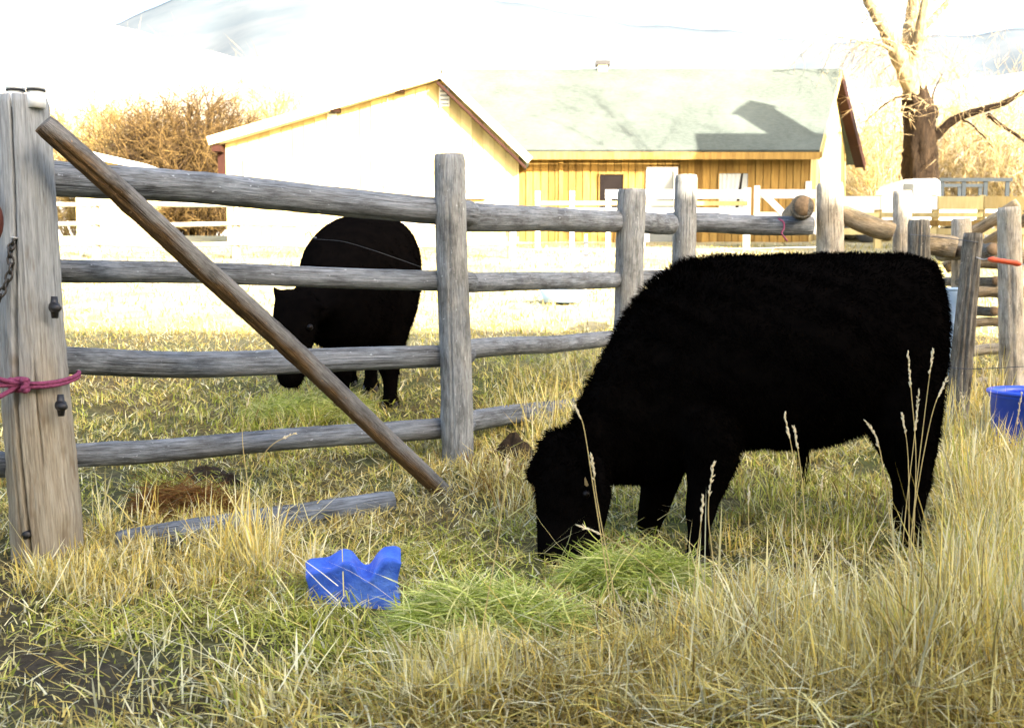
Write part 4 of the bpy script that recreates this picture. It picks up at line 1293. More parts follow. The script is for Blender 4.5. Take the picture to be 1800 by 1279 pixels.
def tub(name, label, px_l, px_r, py_top, D, mat, taper=.88, lid=True, h=None):
    a = W(px_l, py_top, D); b = W(px_r, py_top, D)
    c = (a + b) / 2; R = (b[0] - a[0]) / 2
    g = float(gz(c[0], D)); H = c[2] - g
    t = thing(name, label, 'tub', (c[0], D, g))
    prof = [(0, .0), (R * taper, 0), (R * taper, .02), (R * .97, H - .05), (R * 1.0, H - .045), (R * 1.02, H - .02), (R * 1.0, H), (R * .95, H), (R * .93, H - .03), (R * .9, H - .3), (0, H - .3)]
    seg = 48; vs = []; fs = []
    for rr, zz in prof:
        for j in range(seg):
            an = 2 * math.pi * j / seg
            vs.append((c[0] + rr * math.cos(an), D + rr * math.sin(an), g + zz))
    for k_ in range(len(prof) - 1):
        for j in range(seg):
            fs.append((k_ * seg + j, k_ * seg + (j + 1) % seg, (k_ + 1) * seg + (j + 1) % seg, (k_ + 1) * seg + j))
    put('body', new_mesh('body', vs, fs, True), mat, t)
    an = np.linspace(0, 2 * math.pi, 40)
    tube('rim', np.stack([c[0] + R * 1.01 * np.cos(an), D + R * 1.01 * np.sin(an), np.full(40, g + H - .01)], -1), .014, mat, t, 8)
    return t
tub('blue_tub', 'deep blue plastic tub in the tall grass at the right edge', 1746, 1896, 686, 6.1, M['tub'])
tub('pale_tub', 'small pale blue tub behind the cow\'s rump among the logs', 1650, 1688, 506, 8.3, M['pale_blue'])

def field_scrap():
    p = ground_at(990, 512); D = 14.0
    c = W(988, 508, D); g = float(gz(c[0], D))
    t = thing('feed_pan', 'pale blue feed pan lying in the sunlit field between the rails', 'feed pan', (c[0], D, g))
    an = np.linspace(0, 2 * math.pi, 24, endpoint=False)
    vs = []; fs = []
    for rr, zz in ((0, .02), (.22, .02), (.30, .16), (.32, .16), (.25, 0), (0, 0)):
        for a in an: vs.append((c[0] + rr * math.cos(a), D + rr * math.sin(a), g + zz + .03))
    for k_ in range(5):
        for j in range(24): fs.append((k_ * 24 + j, k_ * 24 + (j + 1) % 24, (k_ + 1) * 24 + (j + 1) % 24, (k_ + 1) * 24 + j))
    put('dish', new_mesh('dish', vs, fs, True), M['pale_blue'], t)
    a = np.linspace(0, 2 * math.pi, 30)
    tube('rim', np.stack([c[0] + .31 * np.cos(a), D + .31 * np.sin(a), np.full(30, g + .19)], -1), .012, M['pale_blue'], t, 6)
field_scrap()

M['dung'] = simple('dark dried dung', (0.035, 0.024, 0.015), 0.95, 0.1, 0.4, 40, 0.8)
def dung(px, py, rx, h, label, seed):
    r = np.random.default_rng(seed)
    p = ground_at(px, py)
    seg, rows = 22, 8; vs = []; fs = []
    for k_ in range(rows):
        u = k_ / (rows - 1)
        for j in range(seg):
            a = 2 * math.pi * j / seg
            rr = rx * math.cos(u * math.pi / 2) * (1 + .25 * math.sin(2 * a + seed) + .12 * math.sin(5 * a + seed * 2)) + .002
            x, y = p[0] + rr * math.cos(a), p[1] + rr * math.sin(a)
            vs.append((x, y, float(gz(x, y)) - .01 + h * u ** .7 * (1 + .25 * math.sin(3 * a + k_)) + .004 * r.normal()))
    for k_ in range(rows - 1):
        for j in range(seg): fs.append((k_ * seg + j, k_ * seg + (j + 1) % seg, (k_ + 1) * seg + (j + 1) % seg, (k_ + 1) * seg + j))
    fs.append(tuple((rows - 1) * seg + j for j in range(seg)))
    tag(put('dung_pile', new_mesh('dung_pile', vs, fs, True), M['dung']), label, 'dung', 'dried dung by the fence')
dung(360, 838, .13, .06, 'dark dung pile behind the fence below the fourth rail', 1)
dung(402, 848, .07, .05, 'small dark dung lump right of the larger dung pile', 2)
dung(905, 802, .11, .13, 'dark dung clump by the fence left of the grazing cow\'s head', 3)

# ------------------------------------------------------------------ cattle
def hide_mat():
    k = NT('black cattle hide', 0.8, 0.0)
    n = k.noise(k.coord('Object'), 14, 4, 0.6)
    k.color(k.ramp(n, [(0.3, (0.0014, 0.0013, 0.0013)), (0.7, (0.003, 0.0025, 0.0023))]))
    k.bump(n, 0.3, 0.01)
    return k.m
M['hide'] = hide_mat()
M['hair'] = simple('black hair', (0.0016, 0.0013, 0.0011), 0.8, 0.0, 0.3, 30)
M['hoof'] = simple('dark hoof', (0.02, 0.017, 0.015), 0.5, 0.3, 0.3, 30)
M['eye'] = simple('dark eye', (0.004, 0.003, 0.003), 0.35, 0.15, 0.1)
M['tag'] = simple('faded yellow ear tag', (0.16, 0.12, 0.06), 0.7, 0.1, 0.1)

def loft(secs, seg=22, pw=1.0):
    """secs: list of (centre, axis_a, axis_b): closed tube with elliptical sections"""
    n = len(secs)
    th = np.linspace(0, 2 * math.pi, seg, endpoint=False)
    cs = np.sign(np.cos(th)) * np.abs(np.cos(th)) ** pw; sn = np.sign(np.sin(th)) * np.abs(np.sin(th)) ** pw
    V = np.vstack([np.asarray(c)[None] + cs[:, None] * np.asarray(a)[None] + sn[:, None] * np.asarray(b)[None] for c, a, b in secs])
    i = np.arange(n - 1)[:, None] * seg; j = np.arange(seg)[None, :]; j2 = (j + 1) % seg
    Q = np.stack([i + j, i + j2, i + seg + j2, i + seg + j], -1).reshape(-1, 4)
    k = len(V); V = np.vstack([V, [secs[0][0]], [secs[-1][0]]])
    jj = np.arange(seg)
    T = np.vstack([np.stack([np.full(seg, k), (jj + 1) % seg, jj], -1), np.stack([np.full(seg, k + 1), (n - 1) * seg + jj, (n - 1) * seg + (jj + 1) % seg], -1)])
    return V, Q, T

def fuse(name, lofts, voxel, mat, parent, smooth=6):
    """weld overlapping lofted volumes into one continuous skin"""
    VV, QQ, TT = [], [], []; k = 0
    for V, Q, T in lofts:
        VV.append(V); QQ.append(Q + k); TT.append(T + k); k += len(V)
    me = np_mesh(name + '_raw', np.vstack(VV), np.vstack(TT), np.vstack(QQ))
    o = bpy.data.objects.new(name + '_raw', me); COL.objects.link(o)
    m = o.modifiers.new('remesh', 'REMESH'); m.mode = 'VOXEL'; m.voxel_size = voxel
    s = o.modifiers.new('smooth', 'SMOOTH'); s.iterations = smooth; s.factor = 0.5
    dg = bpy.context.evaluated_depsgraph_get()
    out = bpy.data.meshes.new_from_object(o.evaluated_get(dg))
    out.name = name
    bpy.data.objects.remove(o); bpy.data.meshes.remove(me)
    out.polygons.foreach_set('use_smooth', np.ones(len(out.polygons), bool))
    return put(name, out, mat, parent)

def coat(body, count, length, width, flow, parent, seed, name='coat'):
    """shaggy coat: thin pointed hairs rooted on the skin; flow(p, n) -> direction, length scale"""
    r = np.random.default_rng(seed)
    me = body.data
    me.calc_loop_triangles()
    nt = len(me.loop_triangles)
    tri = np.zeros(nt * 3, np.int32); me.loop_triangles.foreach_get('vertices', tri); tri = tri.reshape(-1, 3)
    co = np.zeros(len(me.vertices) * 3, np.float32); me.vertices.foreach_get('co', co); co = co.reshape(-1, 3)
    no = np.zeros(len(me.vertices) * 3, np.float32); me.vertices.foreach_get('normal', no); no = no.reshape(-1, 3)
    A, B, C = co[tri[:, 0]], co[tri[:, 1]], co[tri[:, 2]]
    ar = np.linalg.norm(np.cross(B - A, C - A), axis=1)
    idx = r.choice(nt, count, p=ar / ar.sum())
    u, v = r.random(count), r.random(count); f = u + v > 1; u[f] = 1 - u[f]; v[f] = 1 - v[f]
    P = A[idx] + u[:, None] * (B - A)[idx] + v[:, None] * (C - A)[idx]
    N = no[tri[idx, 0]]
    d, ls = flow(P, N)
    # hair gathers in locks
    lock = np.stack([np.sin(P @ np.array([41.0, 17, 9]) + 3 * np.sin(P[:, 2] * 23)), np.sin(P @ np.array([13.0, 37, 21])), np.sin(P @ np.array([23.0, 11, 43]))], -1)
    d = d + 0.35 * lock + r.normal(0, .18, d.shape)
    d /= np.linalg.norm(d, axis=1)[:, None]
    L = (length * ls * r.uniform(.5, 1.25, count))[:, None]
    side = np.cross(d, r.normal(size=(count, 3))); side /= np.linalg.norm(side, axis=1)[:, None]
    w = width * r.uniform(.7, 1.3, (count, 1))
    root = P - N * .006
    tip = root + d * L + np.array([0, 0, -1.0]) * L * .18
    mid = root + d * L * .55
    V = np.stack([root - side * w, root + side * w, mid + side * w * .7, mid - side * w * .7, tip], 1).reshape(-1, 3)
    b = np.arange(count)[:, None] * 5
    o = put(name, np_mesh(name, V, b + np.array([[3, 2, 4]]), b + np.array([[0, 1, 2, 3]])), M['hair'], parent)
    return kind(o, 'stuff')

XA = np.array([1.0, 0, 0]); YA = np.array([0, 1.0, 0]); ZA = np.array([0, 0, 1.0])

def cow_one():
    D = 4.45
    foot = ground_at(1400, 975)
    root = thing('cow', 'shaggy black cow in profile, head down eating hay in the foreground', 'cow', (W(1400, 900, D)[0], D, 0))
    L = []
    # trunk and neck: upright sections (px, top, bottom, half width, D shift)
    T = [(1652, 545, 640, .05, .02), (1645, 512, 680, .13, .02), (1632, 478, 715, .21, .02), (1610, 454, 735, .26, .01), (1585, 446, 745, .285, .0), (1540, 446, 750, .30, 0),
         (1490, 446, 768, .325, 0), (1440, 446, 785, .345, 0), (1390, 447, 788, .345, 0), (1340, 449, 786, .33, 0), (1290, 449, 788, .31, 0), (1245, 453, 805, .295, 0),
         (1200, 462, 830, .275, 0), (1165, 483, 846, .25, -.01), (1130, 513, 852, .22, -.02), (1100, 552, 852, .195, -.05), (1075, 594, 850, .175, -.08), (1050, 643, 850, .155, -.11),
         (1028, 698, 856, .14, -.14), (1008, 742, 852, .115, -.16), (992, 775, 840, .07, -.18)]
    s = []
    for px, t, b, hw, dd in T:
        a, c = W(px, t, D + dd), W(px, b, D + dd)
        s.append(((a + c) / 2, YA * hw, ZA * (a[2] - c[2]) / 2))
    L.append(loft(s, 28))
    # head: level sections down to the muzzle (py, left px, right px, half depth, D)
    H = [(756, 968, 1012, .04, 4.30), (775, 950, 1040, .085, 4.28), (805, 944, 1062, .105, 4.26), (840, 940, 1072, .115, 4.24), (872, 941, 1076, .115, 4.22), (905, 943, 1068, .105, 4.20),
         (935, 943, 1062, .095, 4.18), (962, 943, 1056, .09, 4.165), (982, 945, 1046, .08, 4.155), (996, 954, 1028, .055, 4.15)]
    s = []
    for py, x0, x1, hd, d in H:
        a, c = W(x0, py, d), W(x1, py, d)
        s.append(((a + c) / 2, XA * (c[0] - a[0]) / 2, YA * hd))
    L.append(loft(s, 24))
    # ears, one each side of the poll, hanging
    def ear(a, b, w):
        a, b = np.asarray(a), np.asarray(b); d = b - a; n = np.cross(d, YA); n /= np.linalg.norm(n)
        L.append(loft([(a + d * t, n * w * k, YA * .018) for t, k in ((0, .6), (.3, 1), (.65, .85), (.9, .45), (1, .15))], 12))
    ear(W(958, 792, 4.30), W(928, 848, 4.26), .042)
    ear(W(1050, 800, 4.12), W(1062, 880, 4.05), .034)
    def leg(D0, rows):
        s = []
        for py, cx, hw, dep in rows:
            c = W(cx, py, D0); hw = hw / FPX * D0
            s.append((c, XA * hw, YA * dep))
        L.append(loft(s, 18))
    leg(D - .19, [(720, 1235, 62, .10), (770, 1248, 58, .11), (815, 1250, 47, .095), (855, 1243, 36, .075), (885, 1234, 30, .062), (905, 1231, 28, .058), (925, 1229, 22, .046), (950, 1227, 19, .042), (968, 1227, 22, .048), (984, 1228, 24, .05), (993, 1228, 25, .052)])
    leg(D + .17, [(720, 1180, 55, .10), (780, 1172, 48, .10), (830, 1166, 38, .085), (868, 1156, 32, .07), (900, 1148, 28, .06), (920, 1142, 23, .05), (940, 1137, 20, .042), (955, 1133, 22, .048), (968, 1130, 25, .05)])
    leg(D - .17, [(640, 1582, 74, .12), (700, 1586, 68, .13), (750, 1589, 56, .12), (790, 1597, 42, .095), (825, 1606, 31, .075), (850, 1610, 26, .06), (880, 1607, 21, .05), (920, 1603, 17, .043), (955, 1602, 18, .042), (980, 1600, 23, .048), (1000, 1597, 26, .052)])
    leg(D + .17, [(640, 1578, 80, .12), (700, 1578, 72, .13), (750, 1578, 58, .12), (790, 1584, 44, .095), (825, 1592, 33, .075), (850, 1596, 28, .06), (880, 1592, 23, .05), (915, 1586, 18, .043), (945, 1583, 18, .042), (962, 1580, 23, .048), (974, 1578, 25, .052)])
    # tail lying against the rump
    tp = [W(1628, 458, D), W(1649, 508, D), W(1655, 580, D), W(1652, 680, D), W(1645, 770, D), W(1638, 830, D)]
    c = spline(tp, 14); rr = np.interp(np.linspace(0, 1, 14), [0, .3, .7, 1], [.045, .028, .024, .012])
    L.append(loft([(c[i], XA * rr[i], YA * rr[i]) for i in range(14)], 10))
    body = fuse('body', L, .016, M['hide'], root, 5)
    top_z = W(1300, 450, D)[2]
    hx = W(1045, 800, 4.3)[0]
    def flow(P, N):
        n = len(P)
        head = (P[:, 0] < hx).astype(float)[:, None]
        low = np.clip((0.52 - P[:, 2]) / .35, 0, 1)[:, None]
        back = np.array([.55, 0, -.55])
        up = np.clip(N[:, 2:3], 0, 1)
        with_mane = np.exp(-((P[:, 0] - W(1150, 500, D)[0]) / .28) ** 2)[:, None] * up
        d = N * (.55 + .5 * up + .5 * with_mane) + back * (1 - .6 * up) + np.array([-.35, 0, .2]) * with_mane
        d = d * (1 - head) + head * (N * .9 + np.array([0, 0, -.25]))
        ls = (1 + 1.1 * with_mane[:, 0]) * (1 - .65 * low[:, 0])
        ls = np.where(P[:, 0] < hx, ls * 1.35, ls)
        muz = P[:, 2] < W(1000, 930, 4.2)[2]
        ls = np.where((P[:, 0] < hx) & muz, ls * .35, ls)
        return d, ls
    coat(body, 110000, .029, .0017, flow, root, 5)
    # hooves (cloven)
    for px, py, d, w in ((1228, 992, D - .19, 26), (1130, 967, D + .17, 25), (1597, 1000, D - .17, 26), (1578, 973, D + .17, 25)):
        for sgn in (-1, 1):
            c = W(px, py - 8, d) + np.array([-.012, sgn * .027, 0])
            secs = [(c + ZA * .03, XA * .042, YA * .024), (c, XA * .052, YA * .027), (c - ZA * .03 - XA * .008, XA * .060, YA * .028)]
            V, Q, T3 = loft(secs, 12)
            put('hoof', np_mesh('hoof', V, T3, Q, True), M['hoof'], root)
    # eye, ear tag, sheath tuft
    e = W(1030, 868, 4.125)
    V, Q, T3 = loft([(e + YA * t, XA * .018 * math.sqrt(max(0, 1 - (t / .018) ** 2)) + XA * 1e-4, ZA * .018 * math.sqrt(max(0, 1 - (t / .018) ** 2)) + ZA * 1e-4) for t in np.linspace(-.018, .018, 9)], 14)
    put('eye', np_mesh('eye', V, T3, Q, True), M['eye'], root)
    a = W(1029, 838, 4.06)
    prism('ear_tag', [a, a + [.014, 0, -.034], a + [.006, 0, -.04], a + [-.003, 0, -.034], a + [-.004, 0, -.008]], (0, .004, 0), M['tag'], root)
    r = np.random.default_rng(9); items = []
    for _ in range(26):
        b = W(1412 + r.uniform(-9, 9), 786, D + r.uniform(-.02, .02))
        items.append((spline([b, b + [r.normal(0, .006), 0, -.06], b + [r.normal(.004, .006), 0, -r.uniform(.08, .17)]], 6), np.linspace(.0035, .0008, 6)))
    multi_tube('belly_tuft', items, M['hair'], root, 4)
cow_one()
salt_block()

def cow_two():
    g0 = .25
    root = thing('cow', 'sleek black cow facing the camera behind the rails, grazing', 'cow', (W(640, 600, 7.5)[0], 7.5, g0))
    L = []
    S = [(6.72, 585, 545, .07, .09), (6.80, 588, 540, .20, .25), (6.95, 596, 530, .29, .36), (7.2, 610, 515, .36, .43), (7.5, 628, 503, .415, .455), (7.8, 640, 494, .44, .465),
         (8.1, 650, 486, .43, .45), (8.35, 656, 480, .36, .40), (8.5, 659, 477, .24, .29), (8.58, 660, 476, .10, .14)]
    L.append(loft([(W(x, y, d), XA * a, ZA * b) for d, x, y, a, b in [(q[0], q[1], q[2] - 8, q[3] * .98, q[4] * 1.03) for q in S]], 32, .80))
    N = [((605, 490, 7.15), .30), ((575, 508, 6.95), .265), ((548, 528, 6.75), .21), ((530, 545, 6.62), .165), ((520, 560, 6.55), .12)]
    L.append(loft([(W(*p), XA * r_ * .85 + ZA * r_ * .3, YA * r_ * .6 - ZA * r_ * .0 + np.array([-.2, .2, .75]) * r_) for p, r_ in N], 22))
    H = [(508, 494, 545, .05, 6.62), (522, 484, 556, .10, 6.58), (550, 480, 560, .125, 6.54), (580, 479, 558, .13, 6.50), (610, 482, 549, .115, 6.47), (640, 485, 540, .10, 6.44), (660, 486, 536, .09, 6.42), (674, 491, 531, .07, 6.41), (682, 500, 522, .04, 6.40)]
    L.append(loft([((W(a, y, d) + W(b, y, d)) / 2, XA * (W(b, y, d) - W(a, y, d))[0] / 2, YA * hd) for y, a, b, hd, d in H], 22))
    def ear(a, b, w):
        a, b = np.asarray(a), np.asarray(b); d = b - a; n = np.cross(d, YA); n /= np.linalg.norm(n)
        L.append(loft([(a + d * t, n * w * k, YA * .02) for t, k in ((0, .6), (.3, 1), (.65, .85), (.9, .45), (1, .15))], 12))
    ear(W(500, 535, 6.56), W(478, 500, 6.55), .035)
    ear(W(548, 528, 6.54), W(578, 548, 6.5), .032)
    def leg(rows):
        L.append(loft([(W(cx, py, d), XA * hw / FPX * d, YA * hw / FPX * d * 1.25) for py, cx, hw, d in rows], 16))
    def hz(px, d): return project(W(px, 700, d)[0], d, float(gz(W(px, 700, d)[0], d)))[1]
    for cx, d, dx in ((600, 7.15, 0), (684, 7.45, 2), (652, 8.05, 0), (615, 8.25, 0)):
        gy = hz(cx, d)
        k = 7.4 / d
        leg([(560, cx - 6, 38 * k, d), (600, cx - 3, 30 * k, d), (gy - 85, cx, 22 * k, d), (gy - 68, cx, 20 * k, d), (gy - 50, cx + dx, 14 * k, d), (gy - 25, cx + dx, 12.5 * k, d), (gy - 12, cx + dx, 16 * k, d), (gy - 2, cx + dx, 17 * k, d)])
        for sgn in (-1, 1):
            c = W(cx + dx + sgn * 8 * k, gy - 6, d) + np.array([0, -.02, 0])
            V, Q, T3 = loft([(c + ZA * .03, XA * .024, YA * .040), (c, XA * .030, YA * .050), (c - ZA * .03, XA * .033, YA * .058)], 12)
            put('hoof', np_mesh('hoof', V, T3, Q, True), M['hoof'], root)
    leg([(455, 672, 60, 7.6), (500, 684, 56, 7.55), (545, 686, 48, 7.5), (590, 686, 32, 7.46), (630, 685, 22, 7.45)])
    L.append(loft([(W(x, y, d), XA * r_, YA * r_) for x, y, d, r_ in ((662, 430, 8.5, .05), (672, 480, 8.62, .03), (676, 540, 8.64, .025), (676, 610, 8.62, .035))], 10))
    body = fuse('body', L, .02, M['hide'], root, 6)
    def flow(P, N):
        return N * .35 + np.array([.25, .3, -.6]), np.ones(len(P))
    coat(body, 40000, .026, .0020, flow, root, 6)
    for px, py, d in ((488, 572, 6.45), (545, 575, 6.41)):
        e = W(px, py, d)
        V, Q, T3 = loft([(e + YA * t, XA * (1e-4 + .02 * math.sqrt(max(0, 1 - (t / .02) ** 2))), ZA * (1e-4 + .02 * math.sqrt(max(0, 1 - (t / .02) ** 2)))) for t in np.linspace(-.02, .02, 9)], 12)
        put('eye', np_mesh('eye', V, T3, Q, True), M['eye'], root)
cow_two()

# ------------------------------------------------------------------ grass
STRAW = np.array([(0.82, 0.67, 0.20), (0.86, 0.75, 0.34), (0.72, 0.53, 0.14), (0.90, 0.83, 0.54)])
DULL = np.array([(0.46, 0.35, 0.11), (0.30, 0.20, 0.06), (0.52, 0.43, 0.17)])
GREEN = np.array([(0.46, 0.47, 0.06), (0.56, 0.56, 0.11), (0.29, 0.32, 0.035), (0.66, 0.63, 0.16)])
RUST = np.array([(0.26, 0.12, 0.035), (0.20, 0.09, 0.025)])

def blades(name, base, h, tilt, az, width, curl, col, mat=None, parent=None, segs=3):
    """grass blades: base (n,3), height, tilt from upright, lean azimuth, curl = extra tilt towards the tip"""
    n = len(base)
    w = np.asarray(width, float)
    pts = [base]
    p = base.copy()
    out = np.stack([np.cos(az), np.sin(az), 0 * az], -1)
    side = np.stack([-np.sin(az), np.cos(az), 0 * az], -1)
    rot = np.random.default_rng(n).uniform(-1, 1, n)
    side = side * np.cos(rot)[:, None] + out * np.sin(rot)[:, None]
    vs = []
    for s in range(segs + 1):
        t = s / segs
        if s == segs: vs.append(p)
        else:
            ww = (w * (1 - .55 * t))[:, None]
            vs.append(p - side * ww); vs.append(p + side * ww)
        a = tilt + curl * (t + .15)
        p = p + (h / segs)[:, None] * (out * np.sin(a)[:, None] + ZA * np.cos(a)[:, None])
    k = 2 * segs + 1
    V = np.stack(vs, 1).reshape(-1, 3)
    b = np.arange(n)[:, None] * k
    Q = np.concatenate([b + np.array([[2 * s, 2 * s + 1, 2 * s + 3, 2 * s + 2]]) for s in range(segs - 1)]) if segs > 1 else None
    T3 = b + np.array([[2 * segs - 2, 2 * segs - 1, 2 * segs]])
    me = np_mesh(name, V, T3, Q)
    set_col(me, np.repeat(col, k, axis=0))
    return put(name, me, mat or M['grass'], parent)

def vnoise(x, y, f, seed):
    r = np.random.default_rng(seed); v = 0
    for _ in range(6):
        a = r.uniform(0, 6.28); q = f * r.uniform(.6, 1.7)
        v = v + np.sin(q * (x * math.cos(a) + y * math.sin(a)) + r.uniform(0, 6.28))
    return v / 6 ** .5 * .75

def height_field(px, py):
    return (0.055 + .24 * gauss(px, py, 1680, 1190, 260, 130) + .18 * gauss(px, py, 1760, 900, 90, 110) + .10 * gauss(px, py, 780, 1210, 130, 70)
            + .10 * gauss(px, py, 1010, 1230, 150, 60) + .15 * gauss(px, py, 1330, 1200, 230, 110) + .07 * gauss(px, py, 330, 1000, 190, 50) + .10 * gauss(px, py, 880, 850, 80, 50)
            + .10 * gauss(px, py, 960, 700, 70, 60) + .06 * gauss(px, py, 560, 740, 140, 30))

def green_field(px, py):
    return np.clip(.14 + .55 * gauss(px, py, 1360, 880, 170, 80) + .40 * gauss(px, py, 780, 985, 280, 55) + .45 * gauss(px, py, 300, 860, 200, 45) + .45 * gauss(px, py, 600, 1120, 230, 60)
                   + .45 * gauss(px, py, 480, 730, 420, 70) + .35 * gauss(px, py, 250, 1130, 260, 90) + .25 * gauss(px, py, 900, 660, 300, 60), 0, .9)

def pick(tones, n, r):
    return tones[r.integers(0, len(tones), n)]

def scatter(n, d0, d1, r, margin=1.3):
    """points spread over the ground wedge in view (a step wider each side), denser close up"""
    y = d0 * (d1 / d0) ** r.random(n)
    half = y * .53 + margin
    x = r.uniform(-1, 1, n) * half
    return x, y

def carpet(name, n, d0, d1, seed, hs=1.0, wid=.0032, segs=2, lying=.5, margin=1.3, cap=1.0):
    r = np.random.default_rng(seed)
    x, y = scatter(n, d0, d1, r, margin)
    z = gz(x, y)
    px, py = project(x, y, z)
    hf = height_field(px, py); gf = green_field(px, py); mud = mud_mask(px, py)
    # tufts: blades are pulled to clump centres
    cl = vnoise(x, y, 9, seed) * .5 + vnoise(x, y, 23, seed + 1) * .5
    keep = r.random(n) < np.clip((.62 + .75 * cl) * (1 - .95 * mud) * cap, .04, 1)
    x, y, z, px, py, hf, gf, mud, cl = [q[keep] for q in (x, y, z, px, py, hf, gf, mud, cl)]
    n = len(x)
    patch = vnoise(x, y, 2.2, seed + 2)
    hf = hf * (1 - .7 * gauss(px, py, 1585, 1040, 150, 85) - .75 * gauss(px, py, 1190, 1000, 150, 60))
    h = hf * hs * r.uniform(.35, 1.5, n) * np.clip(1 + .5 * cl, .3, 1.6) * (1 - .5 * mud)
    isgreen = r.random(n) < np.clip(gf + .18 * patch, .03, .92)
    dull = r.random(n) < .28
    col = np.where(isgreen[:, None], pick(GREEN, n, r), np.where(dull[:, None], pick(DULL, n, r), pick(STRAW, n, r)))
    h = np.where(isgreen, np.minimum(h, .12), h)
    lie = r.random(n) < lying
    tilt = np.where(lie, r.uniform(.9, 1.45, n), np.abs(r.normal(0, .32, n)))
    h = np.where(lie, h * .9 + .05, h)
    az = r.uniform(0, 2 * math.pi, n) * .75 + 2.0 * vnoise(x, y, 1.5, seed + 3)
    curl = r.normal(.35, .35, n)
    zz = z + np.where(lie, r.uniform(0, .045, n) * np.clip(hf / .06, .6, 2.5), -.01)
    col = col * r.uniform(.4, 1.2, (n, 1))
    if name == 'field_grass': col = col * .72      # darker copy of the grass colour, offsetting full sun on the field
    far = np.maximum(1, y / 5.0)
    o = blades(name, np.stack([x, y, zz], -1), h, tilt, az, wid * r.uniform(.6, 1.4, n) * far ** .6, curl, col, segs=segs)
    return tag(kind(o, 'stuff'), {'meadow_grass': 'dry and green meadow grass carpeting the foreground', 'paddock_grass': 'short matted grass in the shade behind the fence', 'field_grass': 'sunlit straw coloured field grass beyond the shade'}[name], 'grass')

carpet('meadow_grass', 170000, 2.3, 6.2, 101, segs=3, lying=.5)
carpet('paddock_grass', 90000, 6.0, 11.5, 102, wid=.0036, segs=2, lying=.55)
carpet('field_grass', 45000, 11.0, 28, 103, hs=1.6, wid=.004, segs=2, lying=.35, margin=2)

